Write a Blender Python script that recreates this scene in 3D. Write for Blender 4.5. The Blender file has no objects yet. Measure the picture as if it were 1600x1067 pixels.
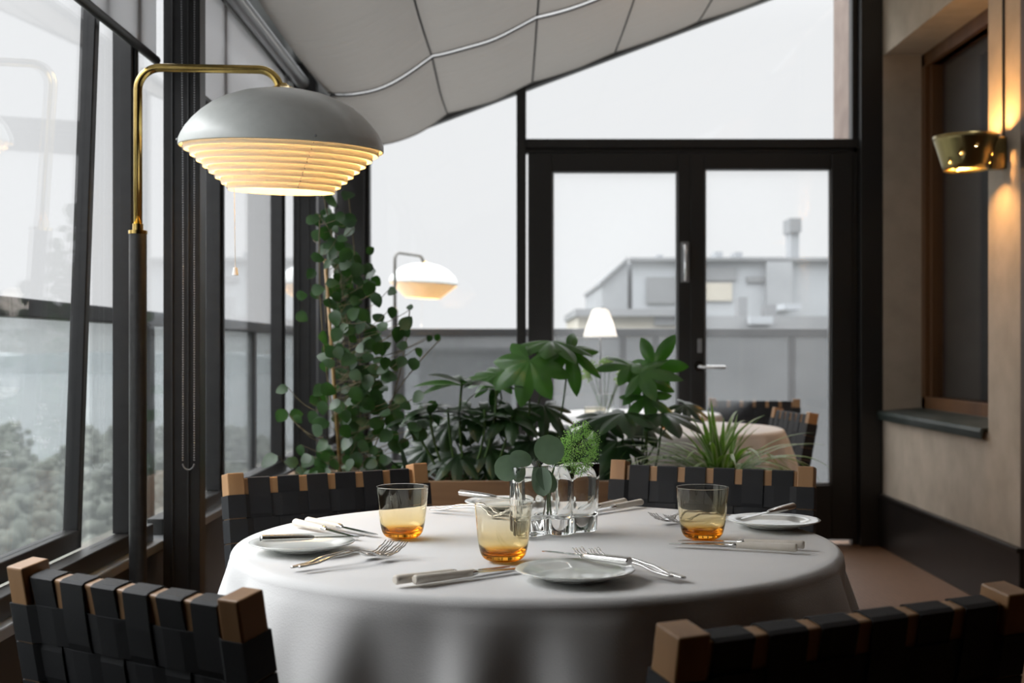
import bpy, bmesh, math, random
from mathutils import Vector, Matrix, noise
random.seed(7)
S = bpy.context.scene
R = math.radians
PI = math.pi

# ------------------------------------------------------------------ camera
F, H, CZ = 1946.0, 545.0, 1.065          # focal length in px, horizon row, eye height
cam = bpy.data.cameras.new('camera')
cam.lens = F / 1600 * 36
cam.sensor_width = 36
cam.shift_y = (H - 533.5) / 1600
cam.dof.use_dof = True
cam.dof.focus_distance = 2.15
cam.dof.aperture_fstop = 5.6
cam.clip_start = 0.05
cam.clip_end = 4000
camo = bpy.data.objects.new('camera', cam)
S.collection.objects.link(camo)
camo.location = (0, 0, CZ)
camo.rotation_euler = (PI / 2, 0, 0)
S.camera = camo

# ------------------------------------------------------------------ sky (overcast: brighter towards the zenith)
W = bpy.data.worlds.new('overcast')
S.world = W
W.use_nodes = True
nt = W.node_tree
nt.nodes.clear()
tc = nt.nodes.new('ShaderNodeTexCoord')
sp = nt.nodes.new('ShaderNodeSeparateXYZ')
mr = nt.nodes.new('ShaderNodeMapRange')
mr.interpolation_type = 'SMOOTHSTEP'
mr.inputs[1].default_value = 0.24
mr.inputs[2].default_value = 0.68
mr.inputs[3].default_value = 0.655
mr.inputs[4].default_value = 4.6
# the sun stands behind the cloud on the left: that side of the sky is brighter
ms = nt.nodes.new('ShaderNodeMapRange')
ms.interpolation_type = 'SMOOTHSTEP'
ms.inputs[1].default_value = -0.42
ms.inputs[2].default_value = -0.95
ms.inputs[3].default_value = 1.0
ms.inputs[4].default_value = 2.1
mm = nt.nodes.new('ShaderNodeMath')
mm.operation = 'MULTIPLY'
bg = nt.nodes.new('ShaderNodeBackground')
bg.inputs[0].default_value = (0.985, 0.993, 1.0, 1)
wo = nt.nodes.new('ShaderNodeOutputWorld')
nt.links.new(tc.outputs['Generated'], sp.inputs[0])
nt.links.new(sp.outputs[2], mr.inputs[0])
nt.links.new(sp.outputs[0], ms.inputs[0])
nt.links.new(mr.outputs[0], mm.inputs[0])
nt.links.new(ms.outputs[0], mm.inputs[1])
nt.links.new(mm.outputs[0], bg.inputs[1])
nt.links.new(bg.outputs[0], wo.inputs[0])

S.view_settings.view_transform = 'Standard'
S.view_settings.look = 'None'
S.view_settings.exposure = 0.53
S.view_settings.gamma = 1.0
S.view_settings.use_curve_mapping = False
S.cycles.max_bounces = 12
S.cycles.transmission_bounces = 12
S.cycles.transparent_max_bounces = 24
S.cycles.diffuse_bounces = 6
S.cycles.glossy_bounces = 6
S.cycles.sample_clamp_indirect = 12.0
S.cycles.caustics_reflective = False
S.cycles.caustics_refractive = True
S.cycles.blur_glossy = 0.5
S.cycles.use_denoising = True

# ------------------------------------------------------------------ helpers
C = S.collection


def P(x, y, z):
    "point at height z seen at pixel x, y"
    d = F * (CZ - z) / (y - H)
    return Vector(((x - 800) / F * d, d, z))


def Q(x, y, d):
    "point at distance d seen at pixel x, y"
    return Vector(((x - 800) / F * d, d, CZ - (y - H) / F * d))


class MB:
    def __init__(s):
        s.v, s.f, s.uv = [], [], []

    def add(s, vs, fs):
        n = len(s.v)
        s.v += [tuple(v) for v in vs]
        s.f += [tuple(i + n for i in f) for f in fs]

    def box(s, c, size, m=None):
        hx, hy, hz = size[0] / 2, size[1] / 2, size[2] / 2
        vs = [Vector((x, y, z)) for x in (-hx, hx) for y in (-hy, hy) for z in (-hz, hz)]
        if m:
            vs = [m @ v for v in vs]
        c = Vector(c)
        s.add([v + c for v in vs], [(0, 1, 3, 2), (4, 6, 7, 5), (0, 4, 5, 1), (2, 3, 7, 6), (0, 2, 6, 4), (1, 5, 7, 3)])

    def bb(s, x0, x1, y0, y1, z0, z1):
        s.box(((x0 + x1) / 2, (y0 + y1) / 2, (z0 + z1) / 2), (abs(x1 - x0), abs(y1 - y0), abs(z1 - z0)))

    def tube(s, path, r, n=12, cap=True, flat=None):
        path = [Vector(p) for p in path]
        rs = r if isinstance(r, (list, tuple)) else [r] * len(path)
        t0 = (path[1] - path[0]).normalized()
        up = Vector((0, 0, 1)) if abs(t0.z) < .9 else Vector((1, 0, 0))
        a = t0.cross(up).normalized()
        vs, fs = [], []
        for i, p in enumerate(path):
            t = (path[min(i + 1, len(path) - 1)] - path[max(i - 1, 0)]).normalized()
            a = (a - t * a.dot(t)).normalized()
            b = t.cross(a)
            fl = 1 if flat is None else flat
            for k in range(n):
                q = 2 * PI * k / n
                vs.append(p + a * math.cos(q) * rs[i] + b * math.sin(q) * rs[i] * fl)
        for i in range(len(path) - 1):
            for k in range(n):
                k2 = (k + 1) % n
                fs.append((i * n + k, i * n + k2, (i + 1) * n + k2, (i + 1) * n + k))
        if cap:
            fs.append(tuple(range(n - 1, -1, -1)))
            fs.append(tuple((len(path) - 1) * n + k for k in range(n)))
        s.add(vs, fs)

    def lathe(s, prof, n=48, c=(0, 0, 0), close=False, skip=None):
        vs, fs = [], []
        c = Vector(c)
        for r, z in prof:
            for k in range(n):
                q = 2 * PI * k / n
                vs.append(c + Vector((r * math.cos(q), r * math.sin(q), z)))
        m = len(prof)
        for i in range(m if close else m - 1):
            j = (i + 1) % m
            for k in range(n):
                if skip and skip(i, k):
                    continue
                k2 = (k + 1) % n
                fs.append((i * n + k, i * n + k2, j * n + k2, j * n + k))
        s.add(vs, fs)

    def disc(s, c, r, n=32, up=1):
        c = Vector(c)
        s.add([c + Vector((r * math.cos(2 * PI * k / n), r * math.sin(2 * PI * k / n), 0)) for k in range(n)], [tuple(range(n))])

    def ball(s, c, r, n=8, m=5, sc=(1, 1, 1)):
        c = Vector(c)
        vs = [c + Vector((0, 0, r * sc[2]))]
        fs = []
        for i in range(1, m):
            th = PI * i / m
            for k in range(n):
                q = 2 * PI * k / n
                vs.append(c + Vector((r * sc[0] * math.sin(th) * math.cos(q), r * sc[1] * math.sin(th) * math.sin(q), r * sc[2] * math.cos(th))))
        vs.append(c - Vector((0, 0, r * sc[2])))
        for k in range(n):
            k2 = (k + 1) % n
            fs.append((0, 1 + k, 1 + k2))
            for i in range(m - 2):
                fs.append((1 + i * n + k, 1 + (i + 1) * n + k, 1 + (i + 1) * n + k2, 1 + i * n + k2))
            fs.append((1 + (m - 2) * n + k, len(vs) - 1, 1 + (m - 2) * n + k2))
        s.add(vs, fs)

    def prism(s, pts, axis, a0, a1):
        "extrude polygon pts (2D) along axis from a0 to a1"
        def mk(p, a):
            if axis == 'x': return (a, p[0], p[1])
            if axis == 'y': return (p[0], a, p[1])
            return (p[0], p[1], a)
        n = len(pts)
        vs = [mk(p, a0) for p in pts] + [mk(p, a1) for p in pts]
        fs = [tuple(range(n)), tuple(range(2 * n - 1, n - 1, -1))]
        fs += [(i, (i + 1) % n, (i + 1) % n + n, i + n) for i in range(n)]
        s.add(vs, fs)

    def loop_strip(s, loop, width_vec, thick=0.0):
        "closed polyline swept sideways along width_vec, a thin band"
        n = len(loop)
        w = Vector(width_vec) / 2
        vs = [Vector(p) - w for p in loop] + [Vector(p) + w for p in loop]
        fs = [(i, (i + 1) % n, (i + 1) % n + n, i + n) for i in range(n)]
        s.add(vs, fs)

    def obj(s, name, mat, parent=None, smooth=False, bevel=0, solid=0, sub=0, normals=True, bseg=2):
        me = bpy.data.meshes.new(name)
        me.from_pydata(s.v, [], s.f)
        me.materials.append(mat)
        if normals:
            b = bmesh.new()
            b.from_mesh(me)
            bmesh.ops.recalc_face_normals(b, faces=b.faces)
            b.to_mesh(me)
            b.free()
        if smooth:
            me.shade_smooth()
            if smooth != 'all':
                me.set_sharp_from_angle(angle=R(38))
        o = bpy.data.objects.new(name, me)
        C.objects.link(o)
        if parent:
            o.parent = parent
        if solid:
            m = o.modifiers.new('solid', 'SOLIDIFY')
            m.thickness = solid
            m.offset = 0
        if bevel:
            m = o.modifiers.new('bevel', 'BEVEL')
            m.width = bevel
            m.segments = bseg
            m.limit_method = 'ANGLE'
            m.angle_limit = R(40)
            m.harden_normals = False
        if sub:
            m = o.modifiers.new('sub', 'SUBSURF')
            m.levels = sub
            m.render_levels = sub
        return o


def tag(o, label, cat, group=None, kind=None):
    o['label'] = label
    o['category'] = cat
    if group: o['group'] = group
    if kind: o['kind'] = kind
    return o


def thing(name, label, cat, loc=(0, 0, 0), rz=0, group=None):
    o = bpy.data.objects.new(name, None)
    o.empty_display_size = .05
    C.objects.link(o)
    o.location = loc
    o.rotation_euler = (0, 0, rz)
    return tag(o, label, cat, group)


def struct(o):
    o['kind'] = 'structure'
    return o


def empty_struct(name):
    o = bpy.data.objects.new(name, None)
    C.objects.link(o)
    return struct(o)


def dup(root, loc=None, rot=None, label=None, group=None, scale=None):
    def rec(o, par):
        c = o.copy()
        C.objects.link(c)
        c.parent = par
        for ch in o.children:
            rec(ch, c)
        return c
    r = rec(root, None)
    if loc is not None: r.location = loc
    if rot is not None: r.rotation_euler = rot
    if label: r['label'] = label
    if group: r['group'] = group
    if scale: r.scale = (scale,) * 3
    return r


# ------------------------------------------------------------------ materials
def mat(name, col, rough=.5, metal=0, spec=.5, trans=0, coat=0, sheen=0):
    m = bpy.data.materials.new(name)
    m.use_nodes = True
    b = m.node_tree.nodes['Principled BSDF']
    b.inputs['Base Color'].default_value = (*col, 1)
    b.inputs['Roughness'].default_value = rough
    b.inputs['Metallic'].default_value = metal
    b.inputs['Specular IOR Level'].default_value = spec
    b.inputs['Coat Weight'].default_value = coat
    b.inputs['Sheen Weight'].default_value = sheen
    return m


def N(m, t, **kw):
    n = m.node_tree.nodes.new(t)
    for k, v in kw.items():
        setattr(n, k, v)
    return n


def L(m, a, b):
    m.node_tree.links.new(a, b)


def noisy(name, c1, c2, scale=10, rough=.5, stretch=(1, 1, 1), bump=0, detail=4, metal=0, lo=.35, hi=.65, bscale=None, coat=0, spec=.5, coord='Object', sheen=0):
    m = mat(name, c1, rough, metal, spec=spec, coat=coat, sheen=sheen)
    b = m.node_tree.nodes['Principled BSDF']
    t = N(m, 'ShaderNodeTexCoord')
    mp = N(m, 'ShaderNodeMapping')
    mp.inputs['Scale'].default_value = stretch
    nz = N(m, 'ShaderNodeTexNoise')
    nz.inputs['Scale'].default_value = scale
    nz.inputs['Detail'].default_value = detail
    r = N(m, 'ShaderNodeValToRGB')
    r.color_ramp.elements[0].position = lo
    r.color_ramp.elements[1].position = hi
    r.color_ramp.elements[0].color = (*c1, 1)
    r.color_ramp.elements[1].color = (*c2, 1)
    L(m, t.outputs[coord], mp.inputs[0])
    L(m, mp.outputs[0], nz.inputs['Vector'])
    L(m, nz.outputs[0], r.inputs[0])
    L(m, r.outputs[0], b.inputs['Base Color'])
    if bump:
        nb = N(m, 'ShaderNodeTexNoise')
        nb.inputs['Scale'].default_value = bscale or scale
        nb.inputs['Detail'].default_value = 5
        L(m, mp.outputs[0], nb.inputs['Vector'])
        bp = N(m, 'ShaderNodeBump')
        bp.inputs['Strength'].default_value = bump
        bp.inputs['Distance'].default_value = .01
        L(m, nb.outputs[0], bp.inputs['Height'])
        L(m, bp.outputs[0], b.inputs['Normal'])
    return m


M = {}
M['frame'] = mat('dark_frame_paint', (.012, .0115, .011), .42)
M['post'] = noisy('dark_post_paint', (.017, .017, .018), (.022, .022, .023), 30, .38)
M['seam'] = mat('dark_seam', (.02, .02, .02), .6)
M['grey_metal'] = mat('grey_metal', (.30, .31, .32), .35, .6)
M['plaster'] = noisy('beige_plaster', (.40, .335, .262), (.49, .415, .33), 7, .9, bump=.35, bscale=160, lo=.3, hi=.7)
M['niche_wood'] = noisy('reddish_window_wood', (.085, .036, .012), (.14, .062, .022), 5, .45, (1, 1, .15))
M['dark_blind'] = mat('dark_window_blind', (.022, .019, .017), .5)
M['copper'] = noisy('weathered_copper', (.02, .032, .026), (.075, .085, .08), 9, .45, (1, .4, 1), metal=.3)
M['skirting'] = noisy('dark_skirting', (.010, .008, .007), (.016, .012, .010), 6, .35)
M['oak'] = noisy('oak', (.30, .155, .065), (.43, .245, .115), 18, .45, (1, 1, .12), bump=.05, lo=.3, hi=.7)
M['planter_wood'] = noisy('planter_wood', (.17, .095, .05), (.25, .15, .08), 14, .5, (.12, 1, 1.6), lo=.3, hi=.7)
M['webbing'] = noisy('black_webbing', (.0105, .011, .013), (.017, .018, .021), 900, .62, bump=.25, bscale=1500, spec=.35)
M['brass'] = noisy('brass', (.48, .33, .10), (.58, .42, .15), 30, .17, metal=1)
M['leather'] = noisy('black_leather', (.010, .0095, .0095), (.016, .015, .015), 60, .45, bump=.1)
M['shade'] = noisy('grey_white_enamel', (.52, .54, .525), (.55, .57, .555), 40, .38, bump=.015, bscale=300)
M['ring'] = mat('white_enamel', (.83, .80, .77), .42)
m = bpy.data.materials.new('white_louvre_enamel')
m.use_nodes = True
m.node_tree.nodes.clear()
_o = N(m, 'ShaderNodeOutputMaterial'); _d = N(m, 'ShaderNodeBsdfDiffuse'); _t = N(m, 'ShaderNodeBsdfTranslucent'); _x = N(m, 'ShaderNodeMixShader')
_d.inputs[0].default_value = (.80, .77, .73, 1); _t.inputs[0].default_value = (.85, .72, .50, 1); _x.inputs[0].default_value = .05
L(m, _d.outputs[0], _x.inputs[1]); L(m, _t.outputs[0], _x.inputs[2]); L(m, _x.outputs[0], _o.inputs[0])
M['louvre'] = m
M['ivory'] = noisy('ivory_handle', (.70, .64, .55), (.77, .71, .63), 60, .42, bump=.02)
M['steel'] = mat('polished_steel', (.60, .59, .57), .13, 1)
M['chrome'] = mat('chrome', (.72, .72, .72), .1, 1)
M['porcelain'] = mat('porcelain', (.72, .735, .70), .12, coat=.3)
M['soil'] = noisy('soil', (.012, .009, .007), (.03, .02, .015), 40, .9, bump=.5)
M['bamboo'] = noisy('bamboo_cane', (.30, .18, .07), (.42, .27, .11), 20, .5)
M['cream'] = noisy('cream_fabric', (.50, .46, .41), (.56, .52, .47), 60, .9)
M['railing'] = mat('railing_paint', (.035, .036, .038), .4)
M['white_shade'] = mat('white_lamp_shade', (.85, .85, .84), .5)


# tablecloth: fine linen
m = noisy('white_linen', (.70, .695, .69), (.74, .735, .73), 5, .85, bump=.12, bscale=420, sheen=.1)
M['linen'] = m

# floor: small brown mosaic
m = mat('brown_mosaic_floor', (.2, .12, .08), .55)
b = m.node_tree.nodes['Principled BSDF']
t = N(m, 'ShaderNodeTexCoord')
br = N(m, 'ShaderNodeTexBrick')
br.offset = 0
br.inputs['Scale'].default_value = 1
br.inputs['Brick Width'].default_value = .022
br.inputs['Row Height'].default_value = .022
br.inputs['Mortar Size'].default_value = .0022
br.inputs['Color1'].default_value = (.19, .105, .055, 1)
br.inputs['Color2'].default_value = (.165, .09, .047, 1)
br.inputs['Mortar'].default_value = (.10, .055, .032, 1)
L(m, t.outputs['Object'], br.inputs['Vector'])
L(m, br.outputs[0], b.inputs['Base Color'])
M['floor'] = m


def glass_pane(name, tint=(.97, .975, .98), refl=1.0, haze=0, hz=(.75, .77, .78), hscale=4, boost=0.0):
    m = bpy.data.materials.new(name)
    m.use_nodes = True
    t = m.node_tree
    t.nodes.clear()
    o = N(m, 'ShaderNodeOutputMaterial')
    tr = N(m, 'ShaderNodeBsdfTransparent')
    tr.inputs[0].default_value = (*tint, 1)
    gl = N(m, 'ShaderNodeBsdfGlossy')
    gl.inputs['Roughness'].default_value = .02
    gl.inputs['Color'].default_value = (.9, .9, .9, 1)
    lw = N(m, 'ShaderNodeLayerWeight')          # 'Facing' is 0 head-on, 1 at grazing, on both faces of the pane
    lw.inputs[0].default_value = .5
    pw_ = N(m, 'ShaderNodeMath', operation='POWER')
    pw_.inputs[1].default_value = 5
    fr = N(m, 'ShaderNodeMapRange')
    fr.inputs[3].default_value = .025 * refl
    fr.inputs[4].default_value = .9
    L(m, lw.outputs['Facing'], pw_.inputs[0])
    L(m, pw_.outputs[0], fr.inputs[0])
    mx = N(m, 'ShaderNodeMixShader')
    L(m, fr.outputs[0], mx.inputs[0])
    L(m, tr.outputs[0], mx.inputs[1])
    L(m, gl.outputs[0], mx.inputs[2])
    last = mx
    if haze:
        tl = N(m, 'ShaderNodeBsdfTranslucent')
        tl.inputs[0].default_value = (*hz, 1)
        tcn = N(m, 'ShaderNodeTexCoord')
        nz = N(m, 'ShaderNodeTexNoise')
        nz.inputs['Scale'].default_value = hscale
        nz.inputs['Detail'].default_value = 6
        mrn = N(m, 'ShaderNodeMapRange')
        mrn.inputs[1].default_value = .3
        mrn.inputs[2].default_value = .7
        mrn.inputs[3].default_value = haze * .7
        mrn.inputs[4].default_value = haze * 1.3
        L(m, tcn.outputs['Object'], nz.inputs['Vector'])
        L(m, nz.outputs[0], mrn.inputs[0])
        m2 = N(m, 'ShaderNodeMixShader')
        L(m, mrn.outputs[0], m2.inputs[0])
        L(m, mx.outputs[0], m2.inputs[1])
        L(m, tl.outputs[0], m2.inputs[2])
        last = m2
    L(m, last.outputs[0], o.inputs[0])
    return m


M['pane'] = glass_pane('window_glass')
M['wet_pane'] = glass_pane('rain_wet_glass', haze=.07, hz=(.7, .72, .73), hscale=3)
M['balustrade_side'] = glass_pane('wet_side_balustrade_glass', tint=(.84, .86, .86), haze=.13, hz=(.42, .44, .44), hscale=4)
M['balustrade'] = glass_pane('wet_balustrade_glass', tint=(.58, .585, .59), haze=.36, hz=(.20, .203, .206), hscale=2.2)


def fabric(name, col, tl=.4, bscale=25, stretch=(1, 1, 1), bump=.3):
    m = bpy.data.materials.new(name)
    m.use_nodes = True
    m.node_tree.nodes.clear()
    o = N(m, 'ShaderNodeOutputMaterial')
    d = N(m, 'ShaderNodeBsdfDiffuse')
    d.inputs[0].default_value = (*col, 1)
    t = N(m, 'ShaderNodeBsdfTranslucent')
    t.inputs[0].default_value = (*col, 1)
    x = N(m, 'ShaderNodeMixShader')
    x.inputs[0].default_value = tl
    tcn = N(m, 'ShaderNodeTexCoord')
    mp = N(m, 'ShaderNodeMapping')
    mp.inputs['Scale'].default_value = stretch
    nz = N(m, 'ShaderNodeTexNoise')
    nz.inputs['Scale'].default_value = bscale
    nz.inputs['Detail'].default_value = 3
    bp = N(m, 'ShaderNodeBump')
    bp.inputs['Strength'].default_value = bump
    bp.inputs['Distance'].default_value = .02
    L(m, tcn.outputs['Object'], mp.inputs[0])
    L(m, mp.outputs[0], nz.inputs['Vector'])
    L(m, nz.outputs[0], bp.inputs['Height'])
    L(m, bp.outputs[0], d.inputs['Normal'])
    L(m, d.outputs[0], x.inputs[1])
    L(m, t.outputs[0], x.inputs[2])
    L(m, x.outputs[0], o.inputs[0])
    return m


M['sail'] = fabric('ceiling_canvas', (.32, .308, .29), .12, 5, (.5, 2.6, 1), 1.0)
M['blind'] = fabric('grey_blind_fabric', (.66, .66, .67), .50, 200, bump=.05)


def leafmat(name, c1, c2, tl=.25, rough=.35, scale=8):
    m = noisy(name, c1, c2, scale, rough, detail=2)
    nt_ = m.node_tree
    b = nt_.nodes['Principled BSDF']
    o = nt_.nodes['Material Output']
    t = N(m, 'ShaderNodeBsdfTranslucent')
    ramp = [n for n in nt_.nodes if n.type == 'VALTORGB'][0]
    mul = N(m, 'ShaderNodeMixRGB', blend_type='MULTIPLY')
    mul.inputs[0].default_value = 1
    mul.inputs[2].default_value = (1.0, 1.5, .5, 1)
    L(m, ramp.outputs[0], mul.inputs[1])
    L(m, mul.outputs[0], t.inputs[0])
    x = N(m, 'ShaderNodeMixShader')
    x.inputs[0].default_value = tl
    L(m, b.outputs[0], x.inputs[1])
    L(m, t.outputs[0], x.inputs[2])
    L(m, x.outputs[0], o.inputs[0])
    return m


M['vine_leaf'] = leafmat('vine_leaf', (.017, .045, .016), (.045, .095, .035), .3, .4, 12)
M['fatsia_leaf'] = leafmat('fatsia_leaf', (.045, .125, .026), (.085, .20, .05), .4, .3, 9)  # brighter green, backlight on the upper leaves put into the colour
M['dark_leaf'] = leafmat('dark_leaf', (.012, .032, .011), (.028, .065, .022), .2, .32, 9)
M['stem'] = leafmat('green_stem', (.06, .12, .03), (.09, .17, .05), .2)
M['brown_stem'] = noisy('brown_stem', (.09, .07, .03), (.14, .11, .05), 20, .6)
M['eucalyptus'] = leafmat('eucalyptus_leaf', (.11, .165, .11), (.15, .215, .15), .15, .6, 30)
M['floret'] = leafmat('green_florets', (.30, .50, .10), (.68, .80, .42), .35, .6, 260)
M['pale_floret'] = leafmat('pale_florets', (.45, .58, .25), (.62, .70, .40), .3, .6, 90)

# spider plant leaf: green with pale edge via UV
m = leafmat('striped_leaf', (.12, .22, .04), (.22, .36, .09), .35, .4, 9)
nt_ = m.node_tree
b = nt_.nodes['Principled BSDF']
uvn = N(m, 'ShaderNodeUVMap')
sx = N(m, 'ShaderNodeSeparateXYZ')
L(m, uvn.outputs[0], sx.inputs[0])
ma = N(m, 'ShaderNodeMath', operation='SUBTRACT')
ma.inputs[1].default_value = .5
L(m, sx.outputs[0], ma.inputs[0])
mb2 = N(m, 'ShaderNodeMath', operation='ABSOLUTE')
L(m, ma.outputs[0], mb2.inputs[0])
gt = N(m, 'ShaderNodeMath', operation='GREATER_THAN')
gt.inputs[1].default_value = .3
L(m, mb2.outputs[0], gt.inputs[0])
ramp = [n for n in nt_.nodes if n.type == 'VALTORGB'][0]
mxc = N(m, 'ShaderNodeMixRGB')
mxc.inputs[2].default_value = (.75, .78, .55, 1)
L(m, gt.outputs[0], mxc.inputs[0])
L(m, ramp.outputs[0], mxc.inputs[1])
L(m, mxc.outputs[0], b.inputs['Base Color'])
M['striped_leaf'] = m


def realglass(name, stops=None, col=(1, 1, 1), ior=1.5, rough=0.0, zmax=.09):
    m = bpy.data.materials.new(name)
    m.use_nodes = True
    m.node_tree.nodes.clear()
    o = N(m, 'ShaderNodeOutputMaterial')
    g = N(m, 'ShaderNodeBsdfGlass')
    g.inputs['IOR'].default_value = ior
    g.inputs['Roughness'].default_value = rough
    g.inputs['Color'].default_value = (*col, 1)
    if stops:
        tcn = N(m, 'ShaderNodeTexCoord')
        sx = N(m, 'ShaderNodeSeparateXYZ')
        dv = N(m, 'ShaderNodeMath', operation='DIVIDE')
        dv.inputs[1].default_value = zmax
        r = N(m, 'ShaderNodeValToRGB')
        while len(r.color_ramp.elements) < len(stops):
            r.color_ramp.elements.new(.5)
        for e, (p, c) in zip(r.color_ramp.elements, stops):
            e.position = p
            e.color = (*c, 1)
        L(m, tcn.outputs['Object'], sx.inputs[0])
        L(m, sx.outputs[2], dv.inputs[0])
        L(m, dv.outputs[0], r.inputs[0])
        L(m, r.outputs[0], g.inputs['Color'])
    L(m, g.outputs[0], o.inputs[0])
    return m


# glass blown amber: thick coloured base thinning out to a clear rim
M['amber'] = realglass('amber_glass', [(0, (.96, .62, .20)), (.10, (.97, .74, .36)), (.19, (.99, .92, .74)), (.6, (.99, .965, .89)), (1, (.985, .977, .957))])
M['clear_glass'] = realglass('clear_glass', col=(.985, .99, .985))
M['water'] = realglass('water', col=(.98, .995, .985), ior=1.33)


def emis(name, col, s):
    m = bpy.data.materials.new(name)
    m.use_nodes = True
    m.node_tree.nodes.clear()
    o = N(m, 'ShaderNodeOutputMaterial')
    e = N(m, 'ShaderNodeEmission')
    e.inputs[0].default_value = (*col, 1)
    e.inputs[1].default_value = s
    L(m, e.outputs[0], o.inputs[0])
    return m


M['bulb'] = emis('warm_bulb', (1.0, .56, .18), 115)
M['sconce_bulb'] = emis('warm_sconce_bulb', (1.0, .52, .17), 430)
M['dimmed_brass'] = mat('brass_dark_reflection', (.30, .24, .11), .28, 1)  # sconce brass darkened in colour to imitate dark reflections

# ================================================================== ROOM
XR = 2.0           # right wall
XL = -.98          # left glazing plane
YE = 6.8           # end glazing plane
YB = -2.2          # wall behind the viewer


def roofz(x):
    return 2.345 + .367 * (x + .35)


mb = MB(); mb.bb(-1.1, 3.1, YB, YE + .1, -.1, 0); struct(mb.obj('floor', M['floor']))
# terrace outside, with the parapet the railing stands on
terrace = noisy('wet_terrace', (.06, .05, .045), (.12, .105, .095), 3, .25, bump=.2)
mb = MB(); mb.bb(-1.62, -1.1, YB, 9.2, -.35, 0); mb.bb(-1.1, 3.9, YE + .1, 9.2, -.35, 0)
terr = mb.obj('terrace_deck', terrace); struct(terr)

# left low wall and sill
mb = MB(); mb.bb(-1.06, -.95, YB, YE + .05, 0, .53)
wl = mb.obj('wall_left', M['frame']); struct(wl)
mb = MB(); mb.bb(-1.09, -.93, YB, YE, .53, .555)
o = mb.obj('trim_1', M['grey_metal'], bevel=.004); struct(o)

# left posts
posts_y = [-.62, 1.35, 3.32, 5.29]
for i, y in enumerate(posts_y[1:]):
    mb = MB()
    mb.bb(-.93, -.832, y, y + .062, 0, 2.28)
    for gx in (-.905, -.862):
        mb.bb(gx - .0025, gx + .0025, y - .003, y, 0, 2.27)
    struct(mb.obj('trim_%d' % (i + 2), M['post'], bevel=.003))
mb = MB(); mb.bb(-.965, -.80, YE - .06, YE + .06, 0, 2.32)
mb.bb(-.80, -.775, YE - .02, YE + .06, 0, 2.32)
struct(mb.obj('trim_6', M['frame'], bevel=.004))

mb = MB(); mb.bb(-1.02, -.93, YB, 1.345, .555, 2.3); struct(mb.obj('wall_left_blackout', M['frame']))  # unseen solid wall in place of glazing, added to darken the cloth front
# left windows: one per bay: frame > stile, pane
bays = [(1.44, 3.32), (3.41, 5.29), (5.38, 6.74)]
for i, (y0, y1) in enumerate(bays):
    w = empty_struct('window_%d' % (i + 1))
    mb = MB()
    mb.bb(-1.0, -.955, y0, y1, .555, .60)
    mb.bb(-1.0, -.955, y0, y1, 2.22, 2.28)
    mb.obj('frame', M['frame'], w, bevel=.003)
    mul = {0: [3.13], 1: [4.08, 5.18], 2: [6.42]}[i]
    for yy in mul:
        mb = MB()
        mb.bb(-1.005, -.955, yy, yy + .045, .6, 2.22)
        mb.bb(-.955, -.948, yy + .012, yy + .034, .6, 2.22)
        mb.obj('stile', M['post'], w, bevel=.003)
    mb = MB()
    a0 = {0: 2.90, 1: 3.34, 2: 5.31}[i]
    mb.bb(-.984, -.978, a0, {0: 3.34, 1: 5.31, 2: 6.74}[i], .6, 2.22)
    mb.obj('pane', M['pane'], w)
# the sash of the nearest bay stands slightly tilted inwards
sash = empty_struct('window_5')
sash.location = (-1.045, 0, .6)
sash.rotation_euler = (0, R(2.0), 0)
for (y0, y1, z0, z1) in ((1.5, 1.545, 0, 1.6), (2.89, 2.92, 0, 1.6), (1.5, 2.92, 0, .045), (1.5, 2.92, 1.56, 1.6)):
    mb = MB(); mb.bb(.0, .036, y0, y1, z0, z1)
    mb.obj('frame_rail', M['post'], sash, bevel=.003)
mb = MB(); mb.bb(.015, .021, 1.545, 2.89, .045, 1.56); mb.obj('pane', M['pane'], sash)

# end glazing ------------------------------------------------------------
PXM = YE / F
def ex(px): return (px - 800) * PXM
def ez(py): return CZ - (py - H) * PXM
roofY = YE
# sloped head following the roof, thin
mb = MB()
xs0, xs1 = -.80, 2.0
mb.prism([(xs0, roofz(xs0) - .03), (xs1, roofz(xs1) - .012), (xs1, roofz(xs1) + .12), (xs0, roofz(xs0) + .10)], 'y', YE - .02, YE + .05)
struct(mb.obj('trim_7', M['frame']))
# vertical post left of the doors
mb = MB(); mb.bb(ex(807), ex(822), YE - .04, YE + .04, .3, roofz(ex(815)) + .02)
struct(mb.obj('trim_8', M['frame'], bevel=.003))
# transom
mb = MB(); mb.bb(ex(822), 1.99, YE - .05, YE + .04, ez(233), ez(219)); mb.bb(ex(822), 1.99, YE - .03, YE + .04, ez(240), ez(233))
struct(mb.obj('trim_9', M['frame'], bevel=.003))
# right column
mb = MB(); mb.bb(ex(1338), 1.998, YE - .09, YE + .04, 0, roofz(1.9)); mb.bb(ex(1329), ex(1338), YE - .03, YE + .04, 0, roofz(1.85))
struct(mb.obj('trim_10', M['frame'], bevel=.004))
# low wall under the left end window
mb = MB(); mb.bb(-.97, ex(822), YE - .02, YE + .06, 0, .40)
struct(mb.obj('wall_end', M['frame']))
w = empty_struct('window_6')
mb = MB(); mb.bb(-.78, ex(807), YE - .03, YE + .03, .40, .45); mb.obj('frame', M['frame'], w)
mb = MB(); mb.prism([(-.78, .45), (ex(807), .45), (ex(807), roofz(ex(807)) - .0), (-.78, roofz(-.78) - .0)], 'y', YE, YE + .006); mb.obj('pane', M['pane'], w)
w = empty_struct('window_7')
mb = MB(); mb.prism([(ex(822), ez(219)), (ex(1338), ez(219)), (ex(1338), roofz(ex(1338))), (ex(822), roofz(ex(822)))], 'y', YE, YE + .006); mb.obj('pane', M['pane'], w)


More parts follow.
